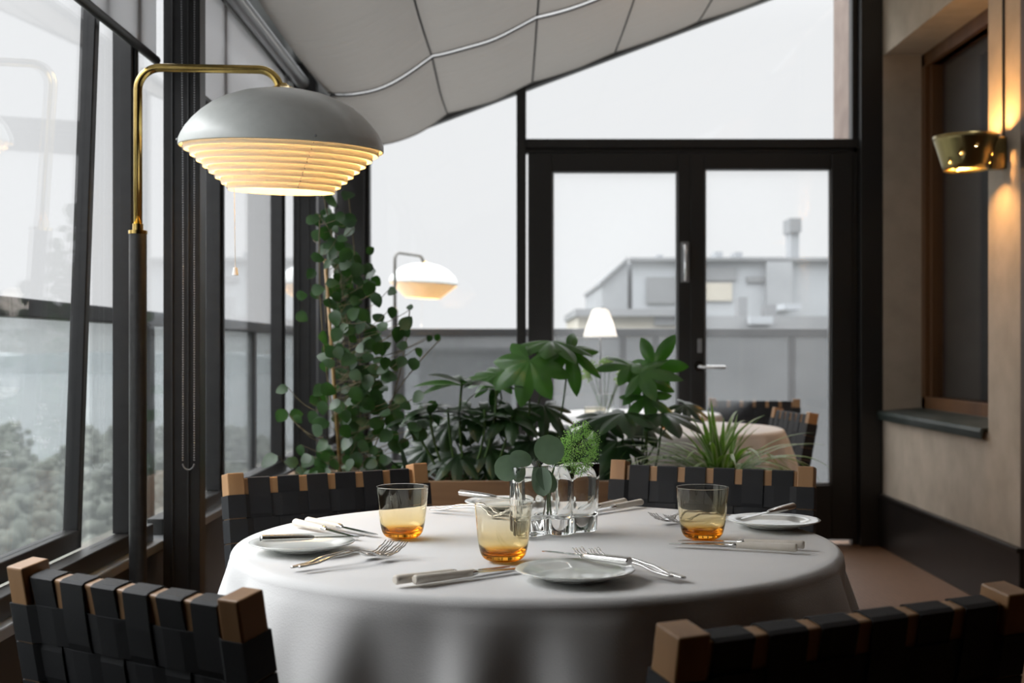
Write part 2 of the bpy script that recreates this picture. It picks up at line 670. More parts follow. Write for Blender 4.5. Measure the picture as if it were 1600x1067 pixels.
def door(name, x0, x1, g0, g1, top, gt, gb):
    d = empty_struct(name)
    zt, zg, zb = ez(top), ez(gt), ez(gb)
    mb = MB()
    mb.bb(x0, g0, YE - .045, YE + .03, .03, zt)
    mb.bb(g1, x1, YE - .045, YE + .03, .03, zt)
    mb.bb(g0, g1, YE - .045, YE + .03, zg, zt)
    mb.bb(g0, g1, YE - .045, YE + .03, .03, zb)
    mb.obj('door_frame', M['frame'], d, bevel=.004)
    bd = MB()
    w_ = .011
    for (a0, a1, b0, b1) in ((g0, g0 + w_, zb, zg), (g1 - w_, g1, zb, zg), (g0, g1, zb, zb + w_)):
        bd.bb(a0, a1, YE - .03, YE - .012, b0, b1)
    bd.obj('glazing_bead', M['grey_metal'], d)
    mb = MB(); mb.bb(g0, g1, YE - .006, YE, zb, zg); mb.obj('pane', M['wet_pane'], d)
    return d


d1 = door('door_1', ex(825), ex(1077), ex(862), ex(1058), 241, 270, 758)
d2 = door('door_2', ex(1077), ex(1329), ex(1099), ex(1296), 241, 266, 756)
# fittings
mb = MB()
mb.tube([(ex(1068.5), YE - .055, ez(438)), (ex(1068.5), YE - .075, ez(430)), (ex(1068.5), YE - .075, ez(392)), (ex(1068.5), YE - .055, ez(384))], .009, 10)
mb.obj('pull_handle', M['chrome'], d1, smooth=True)
mb = MB(); mb.bb(ex(1062), ex(1075), YE - .055, YE - .045, ez(442), ez(379)); mb.obj('handle_plate', M['grey_metal'], d1, bevel=.003)
mb = MB()
mb.tube([(ex(1090), YE - .045, ez(572)), (ex(1090), YE - .10, ez(572)), (ex(1094), YE - .11, ez(573)), (ex(1128), YE - .11, ez(573.5))], .009, 10)
mb.lathe([(0, 0), (.026, 0), (.026, .01), (0, .01)], 20)
for i in range(len(mb.v) - 80, len(mb.v)):
    x, y, z = mb.v[i]; mb.v[i] = (x + ex(1090), YE - .055 + z, y + ez(572))
mb.obj('lever_handle', M['chrome'], d2, smooth=True)
mb = MB(); mb.bb(ex(1088), ex(1095), YE - .055, YE - .045, ez(551), ez(529)); mb.obj('lock_plate', M['grey_metal'], d2, bevel=.003)

# right wall with window niche ------------------------------------------------
NY0, NY1, NZ0, NZ1 = 5.23, 6.71, .735, 2.645
NX = 2.205
ZT = 3.5
mb = MB()
mb.bb(XR, XR + .5, 4.90, NY0, 0, ZT)
mb.bb(XR, XR + .5, NY1, YE + .05, 0, ZT)
mb.bb(XR, XR + .5, NY0, NY1, 0, NZ0 - .02)
mb.bb(XR, XR + .5, NY0, NY1, NZ1, ZT)
mb.bb(NX + .14, NX + .2, NY0, NY1, NZ0 - .02, NZ1)
wr = mb.obj('wall_right', M['plaster'], normals=True); struct(wr)
# nearer stretch of the wall, set back and darker-stained wood panelling
mb = MB(); mb.bb(XR + .32, XR + .5, YB, 4.90, 0, ZT)
struct(mb.obj('wall_right_recess', M['niche_wood']))
mb = MB(); mb.bb(XR + .0, XR + .32, 4.86, 4.90, 0, ZT)
struct(mb.obj('trim_11', noisy('brown_door_casing', (.05, .03, .02), (.075, .045, .03), 6, .5), bevel=.003))
# skirting
mb = MB(); mb.bb(XR - .02, XR, 4.86, YE - .09, 0, .285); mb.bb(XR - .03, XR, 4.86, YE - .09, .265, .287)
struct(mb.obj('baseboard_right', M['skirting'], bevel=.005))
# niche window
w = empty_struct('window_8')
fx0, fx1 = NX - .0, NX + .07
for (y0, y1, z0, z1) in ((NY1 - .06, NY1, NZ0, NZ1), (NY0, NY0 + .06, NZ0, NZ1), (NY0, NY1, NZ0 + .0, NZ0 + .075), (NY0, NY1, NZ1 - .07, NZ1)):
    mb = MB(); mb.bb(fx0, fx1, y0, y1, z0, z1)
    mb.bb(fx0 + .025, fx1 + .02, y0 - (.03 if y0 > 6 else 0), y1 + (.03 if y1 < 5.4 else 0), z0, z1)
    mb.obj('frame', M['niche_wood'], w, bevel=.004)
mb = MB(); mb.bb(NX + .055, NX + .06, NY0 + .05, NY1 - .05, NZ0 + .07, NZ1 - .06); mb.obj('pane', M['pane'], w)
mb = MB(); mb.bb(NX + .085, NX + .095, NY0 + .05, NY1 - .05, NZ0 + .05, NZ1 - .04); mb.obj('window_shade', M['dark_blind'], w)
# copper sill
mb = MB()
mb.prism([(XR - .035, NZ0 - .02), (XR - .028, NZ0 - .05), (XR - .024, NZ0 - .05), (XR - .02, NZ0 - .012), (NX + .03, NZ0 + .008), (NX + .03, NZ0 + .016), (XR - .03, NZ0 - .004)], 'y', NY0 + .002, NY1 - .002)
struct(mb.obj('trim_12', M['copper']))

# unseen dark wall behind the viewer, put in to keep the near side dim
mb = MB(); mb.bb(-1.1, 2.6, YB - .15, YB, 0, 3.5)
struct(mb.obj('wall_behind', M['skirting']))

# ceiling canvas ----------------------------------------------------------------
seams = [-.80, -.35, .11, .56, 1.01, 1.46, 1.99]


def sailz(x, y, y0, y1):
    k = 0
    while k < len(seams) - 2 and x > seams[k + 1]:
        k += 1
    u = (x - seams[k]) / (seams[k + 1] - seams[k])
    u = max(0, min(1, u))
    amp = [.055, .022, .015, .012, .012, .012][k]
    s = 4 * u * (1 - u) * amp
    v = (y - y0) / (y1 - y0)
    long_ = 4 * v * (1 - v) * .02
    fl = noise.noise(Vector((x * 6, y * 2.2, 0))) * .006
    z = roofz(x) - s - long_ * (.3 + (1 if k == 0 else .4)) + fl
    return z


panels = [(5.475, YE - .03), (3.525, 5.415), (1.575, 3.465)]
mb = MB(); mb.bb(-1.1, 2.6, YB, 1.54, 2.75, 2.85); mb.bb(-1.1, -.8, YB, 1.54, 2.28, 2.85)
struct(mb.obj('ceiling_blackout', M['plaster']))  # unseen solid ceiling instead of canvas, added to cut light from above
for i, (y0, y1) in enumerate(panels):
    mb = MB()
    nx, ny = 110, 34
    vs, fs = [], []
    for a in range(nx + 1):
        x = seams[0] + (seams[-1] + (.32 if y1 < 4.9 else 0) - seams[0]) * a / nx
        for b_ in range(ny + 1):
            y = y0 + (y1 - y0) * b_ / ny
            vs.append((x, y, sailz(x, y, y0, y1)))
    for a in range(nx):
        for b_ in range(ny):
            q = a * (ny + 1) + b_
            fs.append((q, q + ny + 1, q + ny + 2, q + 1))
    mb.add(vs, fs)
    sail = mb.obj('ceiling' if i == 0 else 'ceiling.%03d' % i, M['sail'], smooth='all')
    struct(sail)
    for x in seams[1:-1]:
        mb = MB()
        mb.tube([(x, y0 + (y1 - y0) * t / 8, sailz(x, y0 + (y1 - y0) * t / 8, y0, y1) - .003) for t in range(9)], .0045, 6)
        mb.obj('seam', M['seam'], sail)
    for ye, ir in ((y0, 0), (y1, 1)):
        mb = MB()
        mb.tube([(seams[0] + (seams[-1] - seams[0]) * t / 80, ye, sailz(seams[0] + (seams[-1] - seams[0]) * t / 80, ye, y0, y1)) for t in range(81)], .004 if ir else .0045, 6)
        mb.obj('hem', M['seam'], sail)
# rafters (beams across) and eaves beam
for i, y in enumerate((5.445, 3.495, 1.555)):
    mb = MB()
    xx0, xx1 = -.8, 2.3
    mb.prism([(xx0, roofz(xx0) + .010), (xx1, roofz(xx1) + .010), (xx1, roofz(xx1) + .05), (xx0, roofz(xx0) + .05)], 'y', y - .02, y + .02)
    struct(mb.obj('trim_%d' % (13 + i), M['frame']))
mb = MB(); mb.bb(-.82, -.775, YB, YE, 2.185, 2.235); mb.bb(-1.02, -.80, YB, YE, 2.28, 2.32)
struct(mb.obj('trim_17', M['grey_metal'], bevel=.004))
mb = MB(); mb.bb(-1.02, -.82, YE - .0, YE + .05, 2.2, 2.32); struct(mb.obj('trim_18', M['frame']))

# roller blinds on the left glazing --------------------------------------------------
for i, (y0, y1) in enumerate(((1.45, 3.31), (3.42, 5.28), (5.39, 6.70))):
    pos = ['above the tilted window sash, left of the brass lamp', 'behind the big brass floor lamp', 'in the far corner above the climbing plant'][i]
    lab = 'grey roller blind half lowered ' + pos
    bl = thing('roller_blind', lab, 'blind', (-.944, y0, 2.165), 0, 'roller blinds on the left windows')
    Ly = y1 - y0
    mb = MB(); mb.bb(-.0015, .0015, .01, Ly - .01, -.325, .03); mb.obj('fabric', M['blind'], bl)
    mb = MB(); mb.tube([(0, .005, -.335), (0, Ly - .005, -.335)], .012, 10); mb.obj('hem_bar', M['railing'], bl, smooth=True)
    mb = MB(); mb.tube([(.055, 0, .03), (.055, Ly, .03)], .028, 16); mb.obj('roller_tube', M['grey_metal'], bl, smooth=True)
# bead chain on the second post
ch = MB()
yc = 3.305
z = 2.2
pts = []
zb = CZ - (735 - H) / F * yc
x0, x1 = (282 - 800) / F * yc, (304 - 800) / F * yc
n = int((2.2 - zb - .02) / .0065)
for k in range(n):
    zz = 2.2 - k * .0065
    bow = .006 * math.sin(PI * k / n)
    pts.append((x0 + bow * .6 + .006 * k / n, yc, zz)); pts.append((x1 - .001 * k / n, yc, zz))
cx_, rr = (x0 + .006 + x1 - .001) / 2, (x1 - x0 - .007) / 2
for k in range(1, 12):
    q = PI * k / 12
    pts.append((cx_ - rr * math.cos(q), yc, zb + .02 - .018 * math.sin(q)))
for p in pts:
    ch.ball(p, .0022, 6, 4)
tag(ch.obj('blind_chain', M['grey_metal'], smooth='all'), 'thin beaded pull chain loop hanging down the wide dark window post', 'chain')

# ================================================================== FURNITURE
def strap_loop(s0, s1, crossings, par, h, t, hw, wrap=True):
    """points (s, c) of a closed strap running from s0 to s1; front side at +h, back side at -h"""
    front, back = [], []
    for i, c in enumerate(crossings):
        sg = 1 if (i + par) % 2 == 0 else -1
        front += [(c - hw, h + sg * t), (c + hw, h + sg * t)]
        back += [(c - hw, -h - sg * t), (c + hw, -h - sg * t)]
    e = h * .35
    loop = [(s0, h - e), (s0 + e * .4, h)] + front + [(s1 - e * .4, h), (s1, h - e), (s1, -h + e), (s1 - e * .4, -h)] + back[::-1] + [(s0 + e * .4, -h), (s0, -h + e)]
    return loop


CHW = .49


def make_chair():
    root = thing('webbed_chair', '', 'chair', group='black webbed wooden dining chairs')
    hw = CHW / 2
    pw, pd = .038, .042
    ang = math.atan2(.075, .40)
    bot = Vector((0, -.195, .40))
    up = Vector((0, -math.sin(ang), math.cos(ang)))
    nr = Vector((0, math.cos(ang), math.sin(ang)))       # faces the sitter
    BL = .79 / 1 - .40
    BL = (.79 - .40) / math.cos(ang)
    for sx in (-1, 1):
        x = sx * (hw - pw / 2)
        mb = MB()                                         # rear leg running up into the back post
        secs = [Vector((x, -.235, 0)), Vector((x, -.200, .38)), Vector((x, -.200, .42)) , bot + Vector((x, 0, 0)) + up * BL]
        vs = []
        for k, c in enumerate(secs):
            dd = pd * (.75 if k == 0 else 1.08 if k in (1, 2) else 1)
            d = Vector((0, 1, 0)) if k < 3 else nr
            for (a, b_) in ((-1, -1), (1, -1), (1, 1), (-1, 1)):
                vs.append(c + Vector((a * pw / 2, 0, 0)) + d * b_ * dd / 2)
        fs = [(3, 2, 1, 0), (12, 13, 14, 15)]
        for k in range(3):
            for j in range(4):
                fs.append((k * 4 + j, k * 4 + (j + 1) % 4, (k + 1) * 4 + (j + 1) % 4, (k + 1) * 4 + j))
        mb.add(vs, fs)
        mb.obj('rear_leg', M['oak'], root, bevel=.0025)
    for sx in (-1, 1):
        x = sx * (hw - pw / 2)
        mb = MB()
        mb.box((x, .225, .215), (pw, .04, .43))
        mb.obj('front_leg', M['oak'], root, bevel=.0025)
        mb = MB(); mb.box((x, .0125, .405), (.026, .385, .045)); mb.obj('side_rail', M['oak'], root, bevel=.002)
        mb = MB(); mb.box((x, .0125, .17), (.02, .39, .028)); mb.obj('stretcher', M['oak'], root, bevel=.002)
    for y in (.228, -.17):
        mb = MB(); mb.box((0, y, .41), (CHW - 2 * pw, .024, .036)); mb.obj('seat_rail', M['oak'], root, bevel=.002)
    rot = Matrix.Rotation(ang, 3, 'X')
    top_c = bot + up * (BL - .034)
    mb = MB(); mb.box(top_c, (CHW - 2 * pw, .026, .044), rot); mb.obj('top_rail', M['oak'], root, bevel=.003)
    mb = MB(); mb.box(bot + up * .055, (CHW - 2 * pw, .024, .036), rot); mb.obj('lower_back_rail', M['oak'], root, bevel=.002)
    # back webbing: six upright straps round the rails, five cross straps round the posts
    inner = CHW - 2 * pw
    pitch = inner / 6.0
    vx = [-inner / 2 + pitch * (k + .5) for k in range(6)]
    sw = .050
    row = .0525
    rtop = BL - .043 - row / 2 - .004
    hz = [rtop - row * k for k in range(6)]
    H1 = .0155
    mb = MB()
    for k, x in enumerate(vx):
        lp = strap_loop(.035, BL - .0105, hz[::-1], k, H1, .0018, .018)
        mb.loop_strip([bot + Vector((x, 0, 0)) + up * s_ + nr * c_ for s_, c_ in lp], (sw, 0, 0))
    mb.obj('upright_webbing', M['webbing'], root, solid=.0016)
    mb = MB()
    for j, s_ in enumerate(hz[:6]):
        lp = strap_loop(-hw - .0015, hw + .0015, vx, (5 - j) + 1, H1, .0018, .018)
        # around the posts the strap stands out to the post thickness
        pts = []
        for a, c_ in lp:
            cc = c_
            if abs(a) > inner / 2:
                cc = math.copysign(pd / 2 + .0015, c_)
            pts.append((a, cc))
        full = []
        for q in range(len(pts)):
            a, c_ = pts[q]
            full.append((a, c_))
            a2, c2 = pts[(q + 1) % len(pts)]
            if abs(a) > inner / 2 and abs(a2) <= inner / 2:
                full.append((math.copysign(inner / 2, a), c_))
            elif abs(a) <= inner / 2 and abs(a2) > inner / 2:
                full.append((math.copysign(inner / 2, a2), c2))
        mb.loop_strip([bot + Vector((a, 0, 0)) + up * s_ + nr * c_ for a, c_ in full], up * .0505)
    mb.obj('cross_webbing', M['webbing'], root, solid=.0016)
    # seat webbing
    ys = [-.135 + .0565 * k for k in range(7)]
    mb = MB()
    for k, x in enumerate(vx):
        lp = strap_loop(-.186, .243, ys, k, .0185, .0018, .018)
        mb.loop_strip([Vector((x, s_, .4125 + c_)) for s_, c_ in lp], (sw, 0, 0))
    for j, y in enumerate(ys):
        lp = strap_loop(-hw + .004, hw - .004, vx, j + 1, .0185, .0018, .018)
        mb.loop_strip([Vector((s_, y, .4125 + c_)) for s_, c_ in lp], (0, .050, 0))
    mb.obj('seat_webbing', M['webbing'], root, solid=.0016)
    return root


chair0 = make_chair()
used = [False]


def chair_px(a, b_, label, toward, zt=.79):
    A, B = P(a[0], a[1], zt), P(b_[0], b_[1], zt)
    mid = (A + B) / 2
    dr = (B - A); dr.z = 0; dr.normalize()
    n1 = Vector((-dr.y, dr.x, 0))
    if n1.dot(Vector((toward[0], toward[1], 0)) - Vector((mid.x, mid.y, 0))) < 0:
        n1 = -n1
    root = mid + n1 * .27
    rz = math.atan2(-n1.x, n1.y)
    if used[0]:
        c = dup(chair0, (root.x, root.y, 0), (0, 0, rz), label)
        c.scale = (1, 1, 1)
    else:
        c = chair0
        used[0] = True
        c.location = (root.x, root.y, 0)
        c.rotation_euler = (0, 0, rz)
        c['label'] = label
    print('chair', label[:30], 'len', round((B - A).length, 3), [round(v, 2) for v in root])
    return c


TC = Vector((.04, 2.09, .745))
TR = .5
chn = chair_px((24, 876), (402, 932), 'black webbed wooden chair at the lower left, back turned to the viewer', TC)
chn.scale = (.84, 1, 1)
chn.location.x -= .002
chair_px((1021, 988), (1610, 914), 'black webbed wooden chair at the lower right, nearest to the viewer', TC)
chair_px((346, 741), (664, 724), 'black webbed wooden chair across the table, left, in front of the climbing plant', TC)
chair_px((960, 719), (1273, 730), 'black webbed wooden chair across the table, right, in front of the striped spider plant', TC)
chair_px((1200, 635), (1291, 648), 'blurred black webbed chair beside the second table, the nearer of the two by the doors', (.6, 5.1))
chair_px((1126, 623), (1232, 624), 'blurred black webbed chair farthest back, right in front of the glass door', (.6, 5.6))


# table and cloth
def make_table(loc, label, clabel, R_=TR):
    t = thing('round_table', label, 'table', (loc[0], loc[1], 0), group='round tables under white cloths')
    mb = MB(); mb.lathe([(0, .712), (R_ - .008, .712), (R_ - .006, .74), (0, .74)], 64); mb.obj('table_top', M['oak'], t)
    mb = MB(); mb.lathe([(0, .03), (.035, .03), (.035, .712), (0, .712)], 24); mb.obj('column', M['frame'], t, smooth=True)
    mb = MB(); mb.lathe([(0, 0), (.24, 0), (.235, .02), (.05, .035), (0, .035)], 40); mb.obj('foot', M['frame'], t, smooth=True)
    return t


def make_cloth(loc, label, seed=0):
    n = 288
    vs, fs = [], []
    prof = []           # (r, z, fold weight)
    for k in range(1, 13):
        prof.append(((TR - .022) * k / 12, .0, 0))
    for k in range(1, 9):
        q = PI / 2 * k / 8
        prof.append((TR - .014 + .016 * math.sin(q), -.016 * (1 - math.cos(q)), .02 * k / 8))
    for k in range(1, 25):
        t = k / 24
        prof.append((TR + .004 + .048 * t, -.016 - .26 * t, .02 + .98 * t))
    vs.append((0, 0, 0))
    for r, z, w in prof:
        for k in range(n):
            q = 2 * PI * k / n
            # irregular soft folds
            f = .6 * math.sin(8 * q + 1.1 + seed + .9 * math.sin(2 * q)) + .34 * math.sin(19 * q + 2.6 * math.sin(q + seed)) + .25 * math.sin(5 * q + seed * 2)
            f = math.tanh(f * 2.2)
            dr = f * .032 * (1 - (1 - min(1, w * 1.1)) ** 2) + (f - .2) * .010 * w
            dz = -.006 * f * w
            nzv = noise.noise(Vector((math.cos(q) * r * 7, math.sin(q) * r * 7, seed))) * .0009 if w == 0 else 0
            vs.append(((r + dr) * math.cos(q), (r + dr) * math.sin(q), z + dz + nzv + .003))
    for k in range(n):
        fs.append((0, 1 + k, 1 + (k + 1) % n))
    for i in range(len(prof) - 1):
        for k in range(n):
            k2 = (k + 1) % n
            fs.append((1 + i * n + k, 1 + (i + 1) * n + k, 1 + (i + 1) * n + k2, 1 + i * n + k2))
    mb = MB()
    mb.add(vs, fs)
    o = mb.obj('tablecloth', M['linen'], smooth='all')
    o.location = loc
    tag(o, label, 'tablecloth', 'white tablecloths')
    return o


TZ = .748
make_table((TC.x, TC.y), 'round dining table in the foreground, hidden under its white cloth', '')
cloth = make_cloth((TC.x, TC.y, .742), 'white linen cloth draped over the large round table in the foreground')

# ------------------------------------------------ plates
mb = MB()
pr = [(0, .004), (.050, .0042), (.066, .009), (.080, .0135), (.0825, .0138), (.083, .0148), (.080, .0155), (.065, .0115), (.050, .0068), (0, .0062)]
mb.lathe([(0, .0), (.045, .0), (.046, .0025), (.064, .0065), (.0815, .0120), (.083, .0134), (.0815, .0143), (.066, .0100), (.054, .0055), (.047, .0045), (0, .0045)], 72)
plate0 = mb.obj('side_plate', M['porcelain'], smooth='all')
pl = [((.087, 1.722), 'small white side plate nearest to the viewer, with a steel butter knife on it'),
      ((-.331, 1.966), 'small white side plate at the left edge of the table'),
      ((.466, 2.222), 'small white side plate at the right edge of the table'),
      ((-.012, 2.490), 'small white side plate at the far side, behind the glass vase')]
plates = []
for i, (p, lab) in enumerate(pl):
    o = plate0 if i == 0 else plate0.copy()
    if i: C.objects.link(o)
    o.location = (p[0], p[1], TZ)
    tag(o, lab, 'plate', 'side plates on the table')
    plates.append(o)


# ------------------------------------------------ cutlery
def build_fork():
    r = thing('fork', '', 'fork', group='steel dinner forks on the tablecloth')
    LF = .192
    # side profile height along length (handle end -> tines)
    def hz(t):
        pts = [(0, .004), (.12, .0055), (.35, .0125), (.55, .0155), (.66, .011), (.74, .0035), (.80, .0022), (.88, .0055), (.95, .0125), (1, .0195)]
        for (a, ha), (b_, hb) in zip(pts, pts[1:]):
            if t <= b_:
                u = (t - a) / (b_ - a); u = u * u * (3 - 2 * u)
                return ha + (hb - ha) * u
        return pts[-1][1]
    def wd(t):
        pts = [(0, .0030), (.015, .0052), (.06, .0060), (.25, .0045), (.5, .0028), (.62, .0026), (.68, .0048), (.73, .0105), (.78, .0122), (.815, .0122)]
        for (a, ha), (b_, hb) in zip(pts, pts[1:]):
            if t <= b_:
                u = (t - a) / (b_ - a)
                return ha + (hb - ha) * u
        return pts[-1][1]
    mb = MB()
    vs, fs = [], []
    n = 60
    th = .0011
    for k in range(n + 1):
        t = .815 * k / n
        w, h = wd(t), hz(t)
        thk = th * (1.35 if t < .65 else 1)
        dish = .0016 if t > .7 else 0
        for (a, c_) in ((-1, 0), (-.6, 1), (0, 1.15), (.6, 1), (1, 0), (.6, -1), (0, -1.15), (-.6, -1)):
            vs.append((t * LF, a * w, h + c_ * thk + dish * (abs(a) ** 2)))
    for k in range(n):
        for j in range(8):
            fs.append((k * 8 + j, k * 8 + (j + 1) % 8, (k + 1) * 8 + (j + 1) % 8, (k + 1) * 8 + j))
    fs.append(tuple(range(8))); fs.append(tuple(n * 8 + j for j in range(7, -1, -1)))
    mb.add(vs, fs)
    mb.obj('handle', M['steel'], r, smooth='all')
    for j in range(4):
        y = (-1.5 + j) * .0064
        mb = MB()
        path = [(t * LF, y * (1 - .04 * (t - .8) / .2), hz(t) + (.0008 if abs(y) > .006 else 0)) for t in [.795 + .205 * q / 12 for q in range(13)]]
        mb.tube(path, [.0022 - .0010 * q / 12 for q in range(13)], 8, flat=.6)
        mb.obj('tine', M['steel'], r, smooth='all')
    return r


def build_ivory_knife():
    r = thing('ivory_knife', '', 'knife', group='ivory handled knives on the tablecloth')
    mb = MB()
    n = 24
    path = [(.0, 0, .0075), (.001, 0, .0075), (.003, 0, .0075)] + [(.003 + .092 * q / 10, 0, .0075 - .0008 * q / 10) for q in range(1, 11)]
    rs = [.0055, .0066, .0075] + [.0075 - .0017 * q / 10 for q in range(1, 11)]
    mb.tube(path, rs, 18, flat=.88)
    mb.obj('handle', M['ivory'], r, smooth=True)
    mb = MB(); mb.tube([(.094, 0, .0067), (.100, 0, .0066), (.106, 0, .0060)], [.0060, .0056, .0030], 16, flat=.8); mb.obj('bolster', M['steel'], r, smooth=True)
    mb = MB()
    # flat blade on its side: outline in xy
    out = [(.100, -.0030), (.110, -.0070), (.150, -.0078), (.185, -.0060), (.198, -.0030), (.203, .0022), (.198, .0035), (.150, .0040), (.110, .0036), (.100, .0028)]
    tz = lambda x: .0062 - .0032 * (x - .1) / .1
    vs = [(x, y, tz(x) + .0007) for x, y in out] + [(x, y, tz(x) - .0007) for x, y in out]
    k = len(out)
    fs = [tuple(range(k)), tuple(range(2 * k - 1, k - 1, -1))] + [(i, (i + 1) % k, (i + 1) % k + k, i + k) for i in range(k)]
    mb.add(vs, fs)
    mb.obj('blade', M['steel'], r)
    return r


def build_butter_knife():
    r = thing('butter_knife', '', 'knife', group='steel butter knives on the side plates')
    mb = MB()
    mb.tube([(0, 0, 0), (.0015, 0, 0), (.03, 0, 0), (.06, 0, 0), (.078, 0, 0), (.084, 0, 0)], [.0056, .0072, .0072, .0064, .0052, .0034], 18, flat=.8)
    mb.obj('handle', M['steel'], r, smooth=True)
    mb = MB()
    out = [(.080, -.0022), (.088, -.0062), (.12, -.0075), (.150, -.0066), (.163, -.003), (.166, .0012), (.160, .0024), (.12, .0030), (.088, .003), (.080, .0022)]
    vs = [(x, y, .0006) for x, y in out] + [(x, y, -.0006) for x, y in out]
    k = len(out)
    fs = [tuple(range(k)), tuple(range(2 * k - 1, k - 1, -1))] + [(i, (i + 1) % k, (i + 1) % k + k, i + k) for i in range(k)]
    mb.add(vs, fs)
    mb.obj('blade', M['steel'], r)
    return r


def lay(o0, first, a, b_, label, z=TZ, roll=0, za=None, zb=None, length=.19):
    "put the handle end at table point a pointing to b"
    A, B = Vector((*a, za if za is not None else z)), Vector((*b_, zb if zb is not None else z))
    d = (B - A)
    yaw = math.atan2(d.y, d.x)
    pit = -math.atan2(B.z - A.z, length)
    o = o0 if first else dup(o0)
    o.location = A
    o.rotation_euler = (roll, pit, yaw)
    o['label'] = label
    return o


fk = build_fork()
lay(fk, 1, (.236, 1.700), (.106, 1.874), 'steel fork nearest to the viewer, right of the plate, the farther right of the pair', z=TZ + .0005)
lay(fk, 0, (.219, 1.700), (.103, 1.840), 'steel fork nearest to the viewer, partly behind the near side plate', z=TZ + .0025)
lay(fk, 0, (-.316, 1.784), (-.194, 1.922), 'steel fork at the left of the table, the one nearer the left plate')
lay(fk, 0, (-.303, 1.771), (-.163, 1.906), 'steel fork at the left of the table, the one nearer the viewer', z=TZ + .003)
lay(fk, 0, (.428, 2.345), (.283, 2.232), 'steel fork seen through the right amber glass, tines sticking out to the left')
lay(fk, 0, (.395, 2.375), (.270, 2.262), 'steel fork behind the right amber glass, the farther of that pair', z=TZ + .001)
lay(fk, 0, (-.160, 2.430), (-.010, 2.325), 'steel fork at the far left of the table, handle pointing left, front of the pair')
lay(fk, 0, (-.150, 2.470), (.000, 2.370), 'steel fork at the far left of the table, handle pointing left, rear of the pair')
ik = build_ivory_knife()
lay(ik, 1, (-.157, 1.667), (-.006, 1.793), 'ivory handled knife nearest to the viewer, left of the pair')
lay(ik, 0, (-.131, 1.668), (.005, 1.775), 'ivory handled knife nearest to the viewer, right of the pair')
lay(ik, 0, (-.388, 2.227), (-.253, 2.068), 'ivory handled knife beyond the left plate, the left one of the pair')
lay(ik, 0, (-.370, 2.250), (-.215, 2.092), 'ivory handled knife beyond the left plate, the right one of the pair')
lay(ik, 0, (.444, 1.938), (.265, 2.004), 'ivory handled knife under the right amber glass, the nearer one of the pair')
lay(ik, 0, (.462, 1.968), (.285, 2.036), 'ivory handled knife under the right amber glass, the farther one of the pair')
lay(ik, 0, (.262, 2.520), (.134, 2.370), 'ivory handled knife right of the glass vase, the right one of the pair')
lay(ik, 0, (.230, 2.535), (.112, 2.385), 'ivory handled knife right of the glass vase, the left one of the pair')
bk = build_butter_knife()
zr = TZ + .0215
lay(bk, 1, (.163, 1.722), (.045, 1.838), 'steel butter knife across the nearest side plate', za=zr + .002, zb=zr - .003, length=.166)
lay(bk, 0, (-.389, 1.925), (-.240, 1.985), 'steel butter knife across the left side plate', za=zr + .002, zb=zr - .003, length=.166)
lay(bk, 0, (.520, 2.300), (.400, 2.182), 'steel butter knife across the right side plate', za=zr + .006, zb=zr - .003, length=.166)
lay(bk, 0, (-.106, 2.510), (.035, 2.440), 'steel butter knife across the far side plate', za=zr + .006, zb=zr - .003, length=.166)

# ------------------------------------------------ amber tumblers
mb = MB()
outer = [(.0, .0012), (.018, .0), (.024, .0006), (.0295, .004), (.0332, .010), (.0355, .018), (.0372, .028), (.0388, .042), (.0402, .058), (.0415, .074), (.0422, .0855)]
inner = [(.0417, .0865), (.0411, .0855), (.0402, .074), (.0389, .058), (.0375, .042), (.0357, .030), (.0325, .021), (.026, .0155), (.016, .0130), (0, .0125)]
def dense(pr, n=6):
    out = []
    for i in range(len(pr) - 1):
        p0, p1, p2, p3 = pr[max(i - 1, 0)], pr[i], pr[i + 1], pr[min(i + 2, len(pr) - 1)]
        for k in range(n):
            t = k / n
            out.append(tuple(.5 * ((2 * p1[j]) + (-p0[j] + p2[j]) * t + (2 * p0[j] - 5 * p1[j] + 4 * p2[j] - p3[j]) * t * t + (-p0[j] + 3 * p1[j] - 3 * p2[j] + p3[j]) * t ** 3) for j in range(2)))
    out.append(pr[-1])
    return [(max(0, a), b) for a, b in out]
outer = [(.0, .0012), (.018, .0), (.024, .0006), (.0298, .004), (.0338, .010), (.0362, .018), (.0380, .028), (.0397, .042), (.0412, .058), (.0427, .074), (.0436, .0855)]
inner = [(.0426, .0855), (.0417, .074), (.0402, .058), (.0387, .042), (.0370, .028), (.0345, .0195), (.029, .0135), (.018, .0108), (0, .0102)]
rim = [(.0436 - .0005 + .0005 * math.cos(q), .0855 + .0006 * math.sin(q)) for q in [PI * k / 8 for k in range(1, 8)]]
mb.lathe(dense(outer) + rim + dense(inner), 96)
g0 = mb.obj('amber_tumbler', M['amber'], smooth='all')
gs = [((-.013, 1.868), 'amber glass tumbler in the middle, nearest to the viewer'),
      ((-.184, 2.092), 'amber glass tumbler on the left side of the table'),
      ((.318, 2.080), 'amber glass tumbler on the right side of the table')]
for i, (p, lab) in enumerate(gs):
    o = g0 if i == 0 else g0.copy()
    if i: C.objects.link(o)
    o.location = (p[0], p[1], TZ + .0005)
    tag(o, lab, 'glass', 'amber tumblers')

# ------------------------------------------------ wavy glass vase
def vase_outline(n=180, off=0.0):
    pts = []
    for k in range(n):
        q = 2 * PI * k / n
        r = .051 + .0085 * math.cos(2 * q + .5) + .0100 * math.cos(3 * q + 1.2) + .0125 * math.cos(5 * q + .4)
        r -= off
        pts.append((r * math.cos(q) * 1.12, r * math.sin(q) * 1.0))
    return pts


